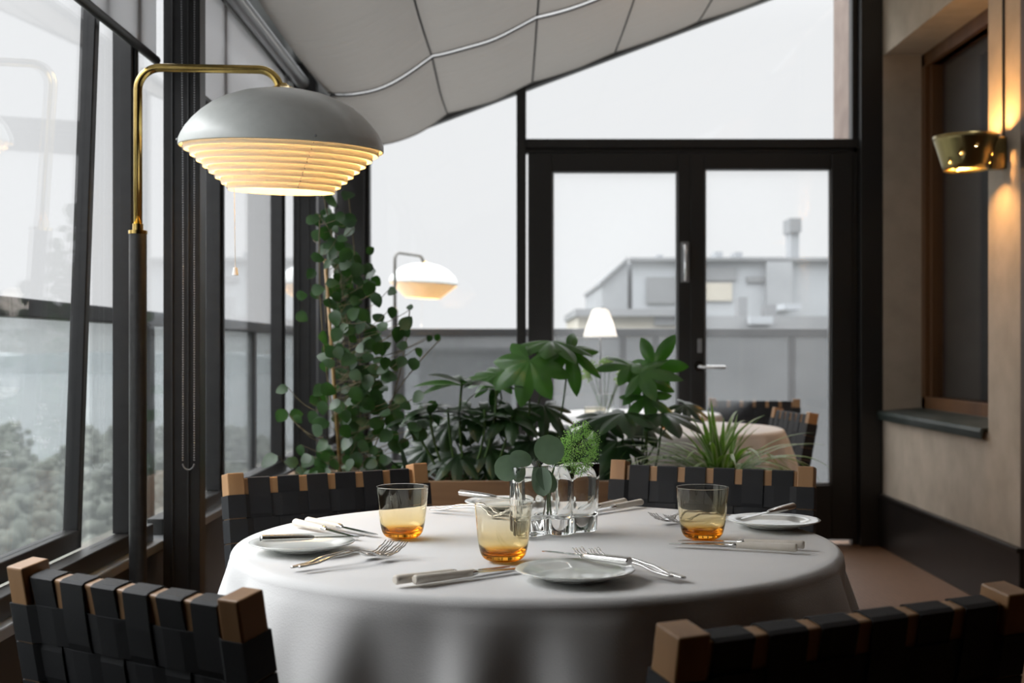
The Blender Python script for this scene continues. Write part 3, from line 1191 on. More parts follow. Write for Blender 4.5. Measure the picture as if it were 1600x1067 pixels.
VC = (.062, 2.150)
VH = .118
mb = MB()
n = 180
rings = [(.004, .0), (.001, .0015), (0, .004), (0, .03), (0, .06), (0, .09), (0, VH - .001), (.0015, VH), (.003, VH - .001), (.0034, .09), (.0036, .06), (.0038, .035), (.0045, .029), (.009, .0265)]
vs, fs = [], []
for off, z in rings:
    k_ = 1 + .06 * z / VH
    for x, y in vase_outline(n, off):
        vs.append((x * k_, y * k_, z))
for i in range(len(rings) - 1):
    for k in range(n):
        k2 = (k + 1) % n
        fs.append((i * n + k, i * n + k2, (i + 1) * n + k2, (i + 1) * n + k))
vs.append((0, 0, 0)); vs.append((0, 0, .0265))
a, b_ = len(vs) - 2, len(vs) - 1
for k in range(n):
    k2 = (k + 1) % n
    fs.append((a, k2, k))
    fs.append((b_, (len(rings) - 1) * n + k, (len(rings) - 1) * n + k2))
mb.add(vs, fs)
o = mb.obj('glass_vase', M['clear_glass'], smooth='all')
o.location = (VC[0], VC[1], TZ + .0005)
o.rotation_euler = (0, 0, R(20))
tag(o, 'clear wavy glass vase with a thick base in the middle of the table', 'vase')


# ------------------------------------------------ leaf builders
def blade(mb, base, tip_dir, nrm, Ln, Wd, shape='ovate', droop=.15, fold=.12, nl=8, twist=0):
    """one leaf; tip_dir and nrm are vectors; returns nothing"""
    d = Vector(tip_dir).normalized()
    nn = Vector(nrm); nn = (nn - d * nn.dot(d)).normalized()
    s = d.cross(nn)
    vs, fs = [], []
    p = Vector(base)
    cur = d.copy(); cn = nn.copy()
    step = Ln / nl
    for i in range(nl + 1):
        t = i / nl
        if shape == 'ovate':
            w = Wd / 2 * (math.sin(PI * t ** .72) ** .75 if 0 < t < 1 else 0.02)
        elif shape == 'round':
            w = Wd / 2 * (math.sqrt(max(0, 1 - (2 * t - 1) ** 2)) if 0 < t < 1 else .03)
        elif shape == 'strap':
            w = Wd / 2 * (min(1, .5 + t * 3) * (1 - max(0, t - .55) / .45) ** .7 if t < 1 else .02)
        else:  # lance
            w = Wd / 2 * (math.sin(PI * t ** .8) ** .9 if 0 < t < 1 else .02)
        vs += [p - s * w + cn * fold * w, p.copy(), p + s * w + cn * fold * w]
        a_ = -droop / nl
        cur2 = (cur * math.cos(a_) + cn * math.sin(a_)).normalized()
        cn = (cn * math.cos(a_) - cur * math.sin(a_)).normalized()
        cur = cur2
        p = p + cur * step
    for i in range(nl):
        fs += [(i * 3, i * 3 + 1, i * 3 + 4, i * 3 + 3), (i * 3 + 1, i * 3 + 2, i * 3 + 5, i * 3 + 4)]
    mb.add(vs, fs)


def set_uv_strap(o):
    me = o.data
    uv = me.uv_layers.new(name='UVMap')
    for poly in me.polygons:
        for li in poly.loop_indices:
            vi = me.loops[li].vertex_index
            uv.data[li].uv = ((vi % 3) / 2.0, 0)


def palmate(mb, c, fwd, nrm, Rr, lobes=8, droop=.35, seed=0, cut=.42, cup=0):
    rnd = random.Random(seed)
    f = Vector(fwd).normalized()
    n_ = Vector(nrm); n_ = (n_ - f * n_.dot(f)).normalized()
    s = f.cross(n_)
    vs = [Vector(c)]
    fs = []
    span = R(300)
    per = 12
    tot = lobes * per
    nr_ = 7
    lens = [rnd.uniform(.85, 1.08) for _ in range(lobes)]
    for i in range(nr_):
        rr = (i + 1) / nr_
        for k in range(tot + 1):
            q = -span / 2 + span * k / tot
            lb = min(lobes - 1, int(k / per))
            u = (k / per - lb) * 2 - 1 if k < tot else 1
            env = .68 + .32 * math.cos(q * .62)
            tipf = cut + (1 - cut) * (1 - abs(u) ** 1.1) ** .92 * lens[lb]
            rad = Rr * env * (tipf * rr if rr <= 1 else 1)
            # keep the inner rings round
            inner_ = Rr * env * cut * rr
            rad = inner_ + (rad - inner_) * rr ** .5
            # fold along each lobe and droop to the tips
            x = rad * math.cos(q); y = rad * math.sin(q)
            rel = rad / Rr
            z = -droop * Rr * rel ** 2 + .07 * Rr * (abs(u) - .5) * -1 * rel - cup * Rr * abs(math.sin(q)) * rel
            z += .03 * Rr * rel * math.sin(q * 5 + seed)
            vs.append(Vector(c) + f * x + s * y + n_ * z)
    row = tot + 1
    for k in range(tot):
        fs.append((0, 1 + k, 2 + k))
        for i in range(nr_ - 1):
            fs.append((1 + i * row + k, 1 + (i + 1) * row + k, 2 + (i + 1) * row + k, 2 + i * row + k))
    mb.add(vs, fs)


def curve_pts(a, b_, bend, n=10):
    a, b_, bend = Vector(a), Vector(b_), Vector(bend)
    return [a.lerp(b_, t / n) + bend * (4 * (t / n) * (1 - t / n)) for t in range(n + 1)]


# ------------------------------------------------ cut stems in the vase
VD = 2.13
eu = thing('eucalyptus_sprig', 'grey green sprig of round eucalyptus leaves leaning out of the vase', 'sprig', (VC[0], VC[1], TZ + .029))
inv = Vector(eu.location)
node = Q(839, 720, VD - .03)
mb = MB(); mb.tube(curve_pts(Vector((-.008, .0, .0)), node - inv, (.010, .008, 0), 12), .0017, 8); mb.obj('stem', M['brown_stem'], eu, smooth='all')
for (px, py, bx, by, L_, W_, nrm) in ((814, 716, 836, 722, .040, .034, (.15, -.75, .65)), (793, 731, 818, 723, .046, .046, (-.3, -.9, .25)), (858, 703, 843, 722, .050, .052, (.1, -.95, .25)),
                                      (854, 750, 842, 733, .047, .030, (0, -.9, .4)), (846, 752, 846, 735, .050, .040, (-.5, -.8, .1)), (812, 742, 818, 727, .026, .020, (.1, -.8, -.2))):
    mb = MB()
    c_ = Q(px, py, VD - .035); bs = Q(bx, by, VD - .03)
    dirn = (c_ - bs).normalized()
    base = c_ - dirn * L_ / 2
    blade(mb, base - inv, dirn, nrm, L_, W_, 'round', droop=.25, fold=.08, nl=14)
    mb.tube(curve_pts(node - inv, base - inv, (0, 0, .002), 4), .0007, 6)
    mb.obj('leaf', M['eucalyptus'], eu, smooth='all')
fl = thing('cut_flower', 'bright green fluffy flower head in the glass vase', 'flower', (VC[0], VC[1], TZ + .029))
inv = Vector(fl.location)
hc = Q(904, 702, VD - .01)
neck = Q(868, 725, VD)
mb = MB(); mb.tube(curve_pts((.004, -.005, 0), neck - inv, (-.006, 0, 0), 8) + curve_pts(neck - inv, hc - inv, (.002, 0, -.006), 6)[1:], .0022, 8)
rnd = random.Random(3)
for k in range(40):
    q, h_ = rnd.uniform(0, 2 * PI), rnd.uniform(-.8, 1)
    e = hc + Vector((.028 * math.cos(q) * math.sqrt(1 - h_ * h_ * .9), .024 * math.sin(q), .04 * h_))
    mb.tube([neck.lerp(hc, .75) - inv, e - inv], .0006, 5)
mb.obj('stem', M['stem'], fl, smooth='all')
mb = MB()
clumps = []
for k in range(64):
    h_ = 1 - 2 * (k + .5) / 64
    q = k * 2.39996
    rr = math.sqrt(1 - h_ * h_)
    v = Vector((rr * math.cos(q), rr * math.sin(q), h_))
    jit = rnd.uniform(.82, 1.06)
    clumps.append(Vector((v.x * .033, v.y * .028, v.z * .0405)) * jit + Vector((0.0035 * v.z, 0, 0)))
for c_ in clumps:
    for j in range(46):
        v = Vector((rnd.gauss(0, 1), rnd.gauss(0, 1), rnd.gauss(0, 1))).normalized() * rnd.uniform(.3, 1) * .0098
        p = hc + c_ + v - inv
        s_ = rnd.uniform(.0007, .00135)
        a = Vector((rnd.uniform(-1, 1), rnd.uniform(-1, 1), rnd.uniform(-1, 1))).normalized()
        b_ = a.orthogonal().normalized()
        cc = a.cross(b_)
        mb.add([p + a * s_, p - a * s_, p + b_ * s_, p - b_ * s_, p + cc * s_, p - cc * s_],
               [(0, 2, 4), (2, 1, 4), (1, 3, 4), (3, 0, 4), (2, 0, 5), (1, 2, 5), (3, 1, 5), (0, 3, 5)])
mb.obj('flower_head', M['floret'], fl, normals=False)

# ------------------------------------------------ floor lamps
def make_lamp():
    r = thing('floor_lamp', '', 'lamp', group='white louvred brass floor lamps')
    s_ = 2.95 / F
    xp = 0.0
    ztop = CZ + (H - 106) * s_
    zc = CZ + (H - 363) * s_
    mb = MB(); mb.lathe([(0, 0), (.115, 0), (.115, .012), (.105, .02), (0, .02)], 48, (.05, 0, 0)); mb.obj('base', M['frame'], r, smooth=True)
    mb = MB(); mb.tube([(0, 0, .02), (0, 0, zc)], .0205, 24); mb.obj('pole', M['leather'], r, smooth=True)
    mb = MB(); mb.lathe([(0, zc - .004), (.022, zc - .004), (.022, zc + .004), (.0125, zc + .005), (.0125, zc + .02), (0, zc + .02)], 32); mb.obj('collar', M['brass'], r, smooth=True)
    xs = (441 - 215.5) * s_
    rb = .052
    path = [(0, 0, zc), (0, 0, ztop - rb)]
    for k in range(1, 11):
        q = PI / 2 * k / 10
        path.append((rb - rb * math.cos(q), 0, ztop - rb + rb * math.sin(q)))
    path.append((xs - rb - .005, 0, ztop - .004))
    for k in range(1, 11):
        q = PI / 2 * k / 10
        path.append((xs - rb - .005 + rb * math.sin(q), 0, ztop - .004 - rb + rb * math.cos(q)))
    path.append((xs, 0, ztop - .085 + .025))
    mb = MB(); mb.tube(path, .0102, 20); mb.obj('brass_tube', M['brass'], r, smooth='all')
    # head, tilted a touch
    head = bpy.data.objects.new('lamp_head', None); C.objects.link(head); head.parent = r
    zr_ = CZ + (H - 229) * s_
    head.location = (xs, 0, zr_)
    head.rotation_euler = (R(3.0), R(1.5), 0)
    ZT_ = .137
    mb = MB(); mb.lathe([(0, ZT_ + .012), (.008, ZT_ + .012), (.011, ZT_ + .008), (.030, ZT_), (.038, ZT_ - .004), (0, ZT_ - .004)], 32); mb.obj('canopy', M['brass'], head, smooth=True)
    prof = [(.0, .1345), (.03, .1335), (.065, .130), (.10, .1225), (.135, .110), (.165, .094), (.190, .075), (.210, .055), (.225, .036), (.234, .020), (.239, .008), (.2395, -.006)]
    inn = [(x - .002 if x > .01 else 0, z - .002) for x, z in prof[::-1]]
    mb = MB(); mb.lathe(prof + inn, 96); mb.obj('shade', M['shade'], head, smooth=True)
    for k in range(8):
        R0 = .2285 - .0146 * k
        z0 = -.002 - .0128 * k
        mb = MB()
        mb.lathe([(R0, z0), (R0 + .0006, z0 - .001), (R0 - .0014, z0 - .0148), (R0 - .0024, z0 - .0148), (R0 - .0012, z0 - .001)], 96, close=True)
        mb.obj('louvre_ring', M['louvre'], head, smooth=True)
    # slim struts that carry the rings, with screws
    for q in (R(-62), R(-165), R(60), R(165 - 50)):
        mb = MB()
        dx, dy = math.cos(q), math.sin(q)
        mb.tube([(.228 * dx, .228 * dy, .012), (.2265 * dx, .2265 * dy, -.004), (.122 * dx, .122 * dy, -.105)], .0011, 6)
        mb.obj('strut', M['ring'], head)
        mb = MB()
        mb.ball((.2405 * dx, .2405 * dy, .004), .0032, 8, 5)
        for k in range(8):
            mb.ball(((.2285 - .0146 * k) * dx, (.2285 - .0146 * k) * dy, -.010 - .0133 * k), .0016, 6, 4)
        mb.obj('screw', M['grey_metal'], head, smooth='all')
    mb = MB(); mb.ball((0, 0, .035), .034, 20, 12); mb.obj('bulb', M['bulb'], head, smooth='all')
    # pull cord
    mb = MB()
    cx = xs + (373 - 441) * s_
    mb.tube([(cx, -.05, zr_ - .02), (cx + .001, -.05, zr_ - (330 - 229) * s_), (cx + .003, -.05, CZ + (H - 420) * s_)], .0009, 6)
    cord = mb.obj('pull_cord', M['ivory'], r)
    mb = MB(); zk = CZ + (H - 432) * s_
    mb.lathe([(0, zk), (.0075, zk), (.0045, zk + .018), (0, zk + .018)], 16, (cx + .003, -.05, 0)); mb.obj('cord_knob', M['ring'], cord, smooth=True)
    return r


lamp = make_lamp()
lamp.location = ((215.5 - 800) / F * 2.95, 2.95, 0)
lamp['label'] = 'large brass floor lamp with grey white dome shade and glowing louvres, left of the table'

def own(o, name, m):
    for c_ in o.children:
        if c_.name.startswith(name):
            c_.data = c_.data.copy(); c_.data.materials[0] = m


lamp2 = dup(lamp, ((617 - 800) / F * 8.15, 8.15, 0), (0, 0, R(60)), 'smaller looking white dome floor lamp, blurred, beyond the end window behind the climbing plant', scale=.98)

own(lamp2, 'brass_tube', mat('dull_grey_tube', (.10, .095, .085), .5))  # arm coloured grey to imitate brass seen against the light
# brass wall sconce ----------------------------------------------------------------
SC = Vector((1.842, 5.06, 1.868))
sc_ = thing('wall_sconce', 'perforated brass wall sconce glowing on the plaster pier beside the window niche', 'lamp', SC)
def holes(i, k):
    return (i in (1, 3, 5) and k % 6 in (0,)) if i != 3 else k % 6 == 3
cone = [(.086, -.078), (.092, -.058), (.0955, -.046), (.101, -.028), (.1045, -.016), (.110, .002), (.1135, .014), (.122, .040), (.128, .060)]
mb = MB(); mb.lathe(cone, 60, skip=lambda i, k: (i == 1 and k % 20 == 15) or (i == 3 and k % 15 == 10) or (i == 5 and k % 20 == 5)); mb.obj('shade', M['dimmed_brass'], sc_, smooth='all', solid=.0015)
mb = MB(); mb.ball((.025, 0, -.002), .028, 16, 10); mb.obj('bulb', M['sconce_bulb'], sc_, smooth='all')
mb = MB(); mb.bb(.095, .157, -.03, .03, -.075, .055); mb.obj('wall_bracket', M['dimmed_brass'], sc_, bevel=.004)
mb = MB(); mb.tube([(.118, 0, -.012), (.0, 0, -.012)], .006, 8); mb.obj('arm', M['brass'], sc_)
mb = MB(); mb.tube([(XR - SC.x - .006, -.005, .055), (XR - SC.x - .006, -.005, 1.4)], .005, 8); mb.obj('cable', M['leather'], sc_)

# ================================================================== second table group
make_table((.60, 5.08), 'second round dining table behind the planter, under a white cloth', '')
make_table((.62, 6.22), 'third round dining table close to the glass doors, under a white cloth', '', .42)
def cloth_copy(loc, label, sc=1.0, rz=0):
    o = cloth.copy(); C.objects.link(o)
    o.location = loc; o.rotation_euler = (0, 0, rz); o.scale = (sc, sc, 1)
    o['label'] = label
    return o
cloth_copy((.60, 5.08, .742), 'white tablecloth on the second table, blurred behind the planter and spider plant', 1.0, 1.3)
cloth_copy((.62, 6.22, .742), 'white tablecloth on the farthest table, just in front of the glass doors', .84, 2.4)
for (x, y, lab) in ((.62, 4.93, 'blurred amber tumbler on the second table, behind the broad leaved plant'), (.33, 4.95, 'blurred amber tumbler at the left of the second table, behind the leaves')):
    o = g0.copy(); C.objects.link(o); o.location = (x, y, TZ + .0005); o['label'] = lab
# table lamp with white cone
tl = thing('table_lamp', 'blurred white cone shaded table lamp standing on the farthest table', 'lamp', ((938 - 800) / F * 6.1, 6.1, TZ))
zc0, zc1 = Q(0, 526, 6.1).z - TZ, Q(0, 481, 6.1).z - TZ
mb = MB(); mb.lathe([(.085, zc0), (.050, zc1 - .03), (.042, zc1 - .012), (.028, zc1 - .003), (0, zc1), (0, zc1 - .003), (.027, zc1 - .006), (.040, zc1 - .015), (.048, zc1 - .032), (.082, zc0)], 48); mb.obj('lamp_shade', fabric('white_translucent_shade', (.85, .84, .82), .5, bump=0), tl, smooth='all')
mb = MB(); mb.ball((0, 0, zc0 + .03), .022, 12, 8); mb.obj('bulb', emis('white_bulb', (1, .95, .9), 45), tl, smooth='all')
mb = MB(); mb.tube([(0, 0, .01), (0, 0, zc0 + .05)], .004, 12); mb.obj('stem', M['grey_metal'], tl)
mb = MB(); mb.lathe([(0, 0), (.055, 0), (.055, .01), (0, .014)], 32); mb.obj('base', M['white_shade'], tl, smooth=True)
# vase of pale flowers on the second table
vz = g0.copy(); C.objects.link(vz)
vz.location = ((945 - 800) / F * 5.2, 5.2, TZ + .0005); vz.scale = (.9, .9, 1.5); vz.data = vz.data.copy(); vz.data.materials[0] = M['clear_glass']
vz.name = 'flower_glass'
tag(vz, 'small clear glass holding pale green flowers on the second table', 'vase')
vz['group'] = 'vases on the tables'
pf = thing('pale_flowers', 'bunch of pale green flowers on the second table, blurred between the leaves', 'flower', (vz.location.x, 5.2, TZ + .02))
mb = MB()
rnd = random.Random(5)
heads = []
for k in range(9):
    q = rnd.uniform(0, 2 * PI)
    e = Vector((.075 * math.cos(q), .05 * math.sin(q), rnd.uniform(.16, .25)))
    heads.append(e)
    mb.tube(curve_pts((0, 0, 0), e, (0, 0, .01), 5), .0013, 6)
mb.obj('stem', M['stem'], pf)
mb = MB()
for e in heads:
    for j in range(60):
        v = Vector((rnd.gauss(0, 1), rnd.gauss(0, 1), rnd.gauss(0, .8))).normalized() * rnd.uniform(.3, 1) * .026
        mb.ball(e + v, .0035, 4, 3)
mb.obj('blossom', M['pale_floret'], pf, smooth='all')

# ================================================================== planter and plants
PL0, PL1, PY0, PY1, PZ = -.76, .86, 4.0, 4.36, .64
pt = thing('planter_box', 'long wooden planter box dividing the two tables, full of green plants', 'planter', ((PL0 + PL1) / 2, PY0, 0))
ox = -(PL0 + PL1) / 2
mb = MB(); mb.bb(PL0 + ox, PL1 + ox, 0, .022, .06, PZ); mb.bb(PL0 + ox, PL1 + ox, PY1 - PY0 - .022, PY1 - PY0, .06, PZ)
mb.bb(PL0 + ox, PL0 + ox + .022, .022, PY1 - PY0 - .022, .06, PZ); mb.bb(PL1 + ox - .022, PL1 + ox, .022, PY1 - PY0 - .022, .06, PZ)
mb.obj('box', M['planter_wood'], pt, bevel=.003)
mb = MB(); mb.bb(PL0 + ox + .02, PL1 + ox - .02, .02, PY1 - PY0 - .02, .30, PZ - .035); mb.obj('soil', M['soil'], pt)
mb = MB(); mb.bb(PL0 + ox + .03, PL1 + ox - .03, .03, PY1 - PY0 - .03, 0, .06); mb.obj('plinth', M['frame'], pt)
SOIL = PZ - .04


def on(px, py, d): return Q(px, py, d)


# climbing plant -----------------------------------------------------------------------
rnd = random.Random(11)
vx0 = Q(528, 740, 4.15).x
vine = thing('climbing_plant', 'tall climbing plant with small rounded leaves on a bamboo cane, left end of the planter', 'plant', (vx0, 4.15, SOIL))
inv = Vector(vine.location)
mb = MB(); mb.tube([Q(533, 752, 4.15) - inv, Q(508, 405, 4.12) - inv], .006, 8); mb.obj('cane', M['bamboo'], vine, smooth='all')
mb = MB(); mb.tube([Q(549, 752, 4.2) - inv, Q(556, 560, 4.22) - inv], .005, 8); mb.obj('cane', M['bamboo'], vine, smooth='all')
lf = MB(); st = MB()
bands = [(300, 508, 552, 0), (345, 488, 560, 7), (375, 476, 585, 10), (405, 486, 590, 14), (435, 476, 604, 17), (465, 470, 606, 17), (495, 472, 625, 18), (525, 484, 640, 20), (555, 486, 645, 22), (585, 488, 655, 22), (615, 470, 665, 26), (645, 480, 650, 26), (675, 475, 660, 24), (705, 455, 660, 24), (730, 430, 670, 26)]
axis = lambda y: 533 - (752 - y) * .055


def vleaf(px, py, L_, nrm=None, dirn=None, d=None, w=.8):
    d = d or rnd.uniform(4.0, 4.28)
    c_ = Q(px, py, d)
    dirn = Vector(dirn) if dirn else Vector((rnd.uniform(-1, 1), rnd.uniform(-.4, .3), rnd.uniform(-1.1, .35)))
    if dirn.length < .2: dirn = Vector((0, 0, -1))
    dirn.normalize()
    nrm = Vector(nrm) if nrm else Vector((rnd.uniform(-.6, .6), -1, rnd.uniform(-.3, .9)))
    base = c_ - dirn * L_ / 2
    blade(lf, base - inv, dirn, nrm, L_, L_ * w, 'ovate', droop=rnd.uniform(.1, .5), fold=rnd.uniform(.05, .25), nl=7)
    return base


for (y, xa, xb, n) in bands:
    for k in range(n):
        px = rnd.triangular(xa, xb, (xa + xb) / 2 - 5); py = y + rnd.uniform(-15, 15)
        base = vleaf(px, py, rnd.uniform(.036, .062))
        st.tube(curve_pts(base - inv, Q(axis(py) + rnd.uniform(-12, 25), py + rnd.uniform(5, 35), 4.14) - inv, (0, 0, -.008), 5), .0009, 4, cap=False)
# single leaves that stand clear in the outline
for (px, py, s_) in ((519, 314, .058), (543, 304, .058), (489, 343, .05), (505, 332, .022), (524, 358, .028), (531, 372, .024), (506, 390, .055), (497, 402, .05), (579, 391, .034), (578, 428, .05), (486, 428, .042), (588, 440, .045),
                     (471, 462, .040), (472, 495, .048), (612, 455, .040), (613, 488, .042), (640, 480, .026), (635, 504, .055), (622, 523, .055), (628, 540, .04), (655, 550, .036), (646, 570, .05), (627, 566, .045),
                     (590, 545, .05), (602, 568, .045), (671, 529, .026), (684, 528, .030), (498, 610, .05), (440, 608, .045), (439, 650, .052), (463, 648, .050), (465, 655, .040), (488, 652, .048), (497, 660, .045),
                     (505, 528, .06), (420, 720, .065), (455, 722, .05), (478, 716, .045), (500, 725, .05), (652, 620, .05), (675, 635, .045), (640, 655, .05), (655, 680, .06), (620, 700, .05), (562, 615, .055), (588, 620, .06), (545, 650, .055)):
    base = vleaf(px, py, s_, w=.85)
    if px < 470 or px > 600:
        ax_ = 545 if px > 600 else 505
        st.tube(curve_pts(base - inv, Q(ax_, py + 35, 4.15) - inv, (0, 0, -.02), 8), .0012, 4, cap=False)
for (a, b_, bd) in (((556, 745), (505, 305), .03), ((540, 745), (500, 335), -.03), ((560, 745), (545, 310), .02), ((570, 740), (688, 530), -.05), ((565, 740), (640, 485), .03)):
    st.tube(curve_pts(Q(a[0], a[1], 4.18) - inv, Q(b_[0], b_[1], 4.14) - inv, (bd, 0, 0), 24), .0022, 6, cap=False)
lf.obj('foliage', M['vine_leaf'], vine, smooth='all', normals=False)
st.obj('stem', M['brown_stem'], vine, smooth='all')


# broad-leaved plants ---------------------------------------------------------------------
def fatsia(name, label, base_px, leaves, seed, dd=4.15):
    base = Vector((Q(base_px, 700, dd).x, dd, SOIL))
    t = thing(name, label, 'plant', base, group=None)
    rr = random.Random(seed)
    groups = {}
    sm = MB()
    for i, (px, py, d, R_, fwd, nrm, mt, *ex_) in enumerate(leaves):
        c_ = Q(px, py, d) - base
        mbk = groups.setdefault(mt, MB())
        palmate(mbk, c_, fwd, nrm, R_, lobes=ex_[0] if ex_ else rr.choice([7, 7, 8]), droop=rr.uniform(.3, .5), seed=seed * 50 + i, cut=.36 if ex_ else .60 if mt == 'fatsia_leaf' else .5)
        sm.tube(curve_pts(Vector((rr.uniform(-.03, .03), rr.uniform(-.03, .03), 0)), c_, (rr.uniform(-.02, .02), .02, .0), 12), .0030, 7, cap=False)
    for mt, g in groups.items():
        g.obj('foliage', M[mt], t, smooth='all', normals=False)
    sm.obj('stem', M['stem'], t, smooth='all')
    return t


LA, DK = 'fatsia_leaf', 'dark_leaf'
fatsia('broad_leaved_plant', 'broad leaved plant with large fingered leaves rising behind the glass vase', 838, [
    (828, 563, 4.02, .150, (-.25, -.45, -.85), (-.1, -.85, .5), LA),
    (862, 533, 4.14, .160, (.15, -.85, -.15), (.05, -.14, .99), LA),
    (888, 548, 4.10, .150, (.6, -.4, -.65), (.35, -.75, .55), LA, 6),
    (808, 572, 4.22, .13, (-.8, -.1, -.1), (-.1, -.3, .95), LA),
    (778, 585, 4.2, .11, (-.9, -.3, -.3), (-.2, -.6, .8), LA),
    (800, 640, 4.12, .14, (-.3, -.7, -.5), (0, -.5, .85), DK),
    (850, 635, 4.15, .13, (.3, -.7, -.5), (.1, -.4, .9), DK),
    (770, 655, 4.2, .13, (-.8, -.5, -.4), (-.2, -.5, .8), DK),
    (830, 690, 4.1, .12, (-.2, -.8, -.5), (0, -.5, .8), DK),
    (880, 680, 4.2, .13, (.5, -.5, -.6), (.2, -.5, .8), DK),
], 3)
fatsia('broad_leaved_plant', 'broad leaved plant with upright lobed leaves, just left of the spider plant', 1000, [
    (1000, 584, 4.08, .135, (.75, -.35, .12), (.12, -.72, .75), LA, 5),
    (1008, 592, 4.12, .12, (.3, -.5, -.8), (.1, -.85, .45), LA, 5),
    (985, 572, 4.16, .115, (-.9, -.3, .2), (-.15, -.6, .8), LA, 5),
    (1022, 572, 4.18, .12, (.5, -.2, .85), (.1, -.85, .5), LA, 5),
    (1010, 620, 4.1, .12, (.6, -.5, -.7), (.15, -.7, .6), LA, 6),
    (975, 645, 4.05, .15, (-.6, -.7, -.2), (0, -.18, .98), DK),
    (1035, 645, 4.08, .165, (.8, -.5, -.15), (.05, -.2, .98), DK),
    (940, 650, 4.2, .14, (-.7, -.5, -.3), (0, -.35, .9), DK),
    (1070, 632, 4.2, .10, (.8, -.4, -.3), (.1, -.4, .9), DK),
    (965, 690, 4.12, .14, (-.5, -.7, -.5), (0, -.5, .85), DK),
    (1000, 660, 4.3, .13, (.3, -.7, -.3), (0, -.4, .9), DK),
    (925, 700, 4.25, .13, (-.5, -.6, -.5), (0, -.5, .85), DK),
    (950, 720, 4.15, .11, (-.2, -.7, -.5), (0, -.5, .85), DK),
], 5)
fatsia('broad_leaved_plant', 'dark green broad leaved plant between the climbing plant and the large fingered leaves', 735, [
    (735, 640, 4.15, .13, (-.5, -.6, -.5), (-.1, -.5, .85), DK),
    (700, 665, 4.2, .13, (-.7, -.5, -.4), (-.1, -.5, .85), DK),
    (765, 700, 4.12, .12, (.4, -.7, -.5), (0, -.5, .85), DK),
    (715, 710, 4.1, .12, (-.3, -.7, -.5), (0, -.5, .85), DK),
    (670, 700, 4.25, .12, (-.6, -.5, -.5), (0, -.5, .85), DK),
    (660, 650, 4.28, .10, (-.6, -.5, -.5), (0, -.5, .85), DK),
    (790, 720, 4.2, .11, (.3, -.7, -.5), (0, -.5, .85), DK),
], 9)
# slender plant with long leaves on pale stalks
sl = thing('leafy_stalk_plant', 'slender plant with long pointed leaves on pale stalks, right of the climbing plant', 'plant', (Q(725, 700, 4.1).x, 4.08, SOIL))
inv = Vector(sl.location)
lf = MB(); st = MB()
rnd = random.Random(21)
for (bx, tx, ty, n, big) in ((728, 722, 598, 7, 1), (735, 757, 640, 5, .9), (715, 700, 640, 6, .9), (745, 775, 600, 6, 1.0), (700, 672, 640, 6, .9), (690, 640, 655, 6, .8), (770, 800, 650, 5, .9)):
    a, b_ = Q(bx, 745, 4.1) - inv, Q(tx, ty, 4.08) - inv
    st.tube(curve_pts(a, b_, (rnd.uniform(-.02, .02), 0, 0), 14), .0042, 7, cap=False)
    for k in range(n):
        q = k * 2.4 + rnd.uniform(0, 1)
        dr = Vector((math.cos(q), .7 * math.sin(q), rnd.uniform(-.1, .7)))
        blade(lf, b_ - Vector((0, 0, .02 * rnd.random())), dr, (0, -.35, 1), rnd.uniform(.11, .17) * big, rnd.uniform(.030, .042) * big, 'lance', droop=rnd.uniform(.5, 1.2), fold=.15, nl=9)
for k in range(60):                     # low grassy growth along the box
    x = rnd.uniform(600, 960)
    a = Q(x, 748, rnd.uniform(4.05, 4.3)) - inv
    a.z = -.005
    q = rnd.uniform(0, 2 * PI)
    blade(lf, a, (math.cos(q) * .6, math.sin(q) * .35, rnd.uniform(.7, 1.3)), (-math.cos(q), -math.sin(q) - .2, .8), rnd.uniform(.10, .24), rnd.uniform(.014, .026), 'lance', droop=rnd.uniform(.3, 1.1), fold=.2, nl=9)
lf.obj('foliage', M['dark_leaf'], sl, smooth='all', normals=False)
st.obj('stem', M['stem'], sl, smooth='all')
lf = MB()
for (px, py, dr, L_) in ((722, 603, (-1, -.2, .25), .16), (722, 600, (.9, -.2, .5), .09), (715, 600, (-.9, -.1, -.05), .13)):
    blade(lf, Q(px, py, 4.05) - inv, dr, (0, -.4, 1), L_, .042, 'lance', droop=.5, fold=.2, nl=10)
lf.obj('top_leaf', M['fatsia_leaf'], sl, smooth='all', normals=False)

# spider plant
spp = thing('spider_plant', 'spider plant with long striped arching leaves at the right end of the planter', 'plant', (Q(1125, 700, 4.15).x, 4.15, SOIL))
lf = MB()
rnd = random.Random(31)
for k in range(86):
    q = rnd.uniform(0, 2 * PI)
    tilt = rnd.uniform(.3, 1.0)
    up_ = rnd.random() < .22
    if up_: tilt *= .25
    dr = Vector((math.cos(q) * tilt, math.sin(q) * tilt * .6, 1))
    blade(lf, (rnd.uniform(-.03, .03), rnd.uniform(-.03, .03), .0), dr, (-math.cos(q), -math.sin(q) * .6 - .1, .35), rnd.uniform(.20, .30) if up_ else rnd.uniform(.30, .46), rnd.uniform(.013, .020), 'strap', droop=rnd.uniform(.3, .9) if up_ else rnd.uniform(1.0, 2.1), fold=.25, nl=14)
for (tx, ty) in ((1113, 628), (1108, 640), (1132, 655), (1098, 650)):
    dr = Q(tx, ty, 4.12) - Vector(spp.location)
    blade(lf, (0, 0, 0), dr, (0, -1, .1), dr.length * 1.02, .022, 'strap', droop=.15, fold=.2, nl=14)
o = lf.obj('foliage', M['striped_leaf'], spp, smooth='all', normals=False)
set_uv_strap(o)

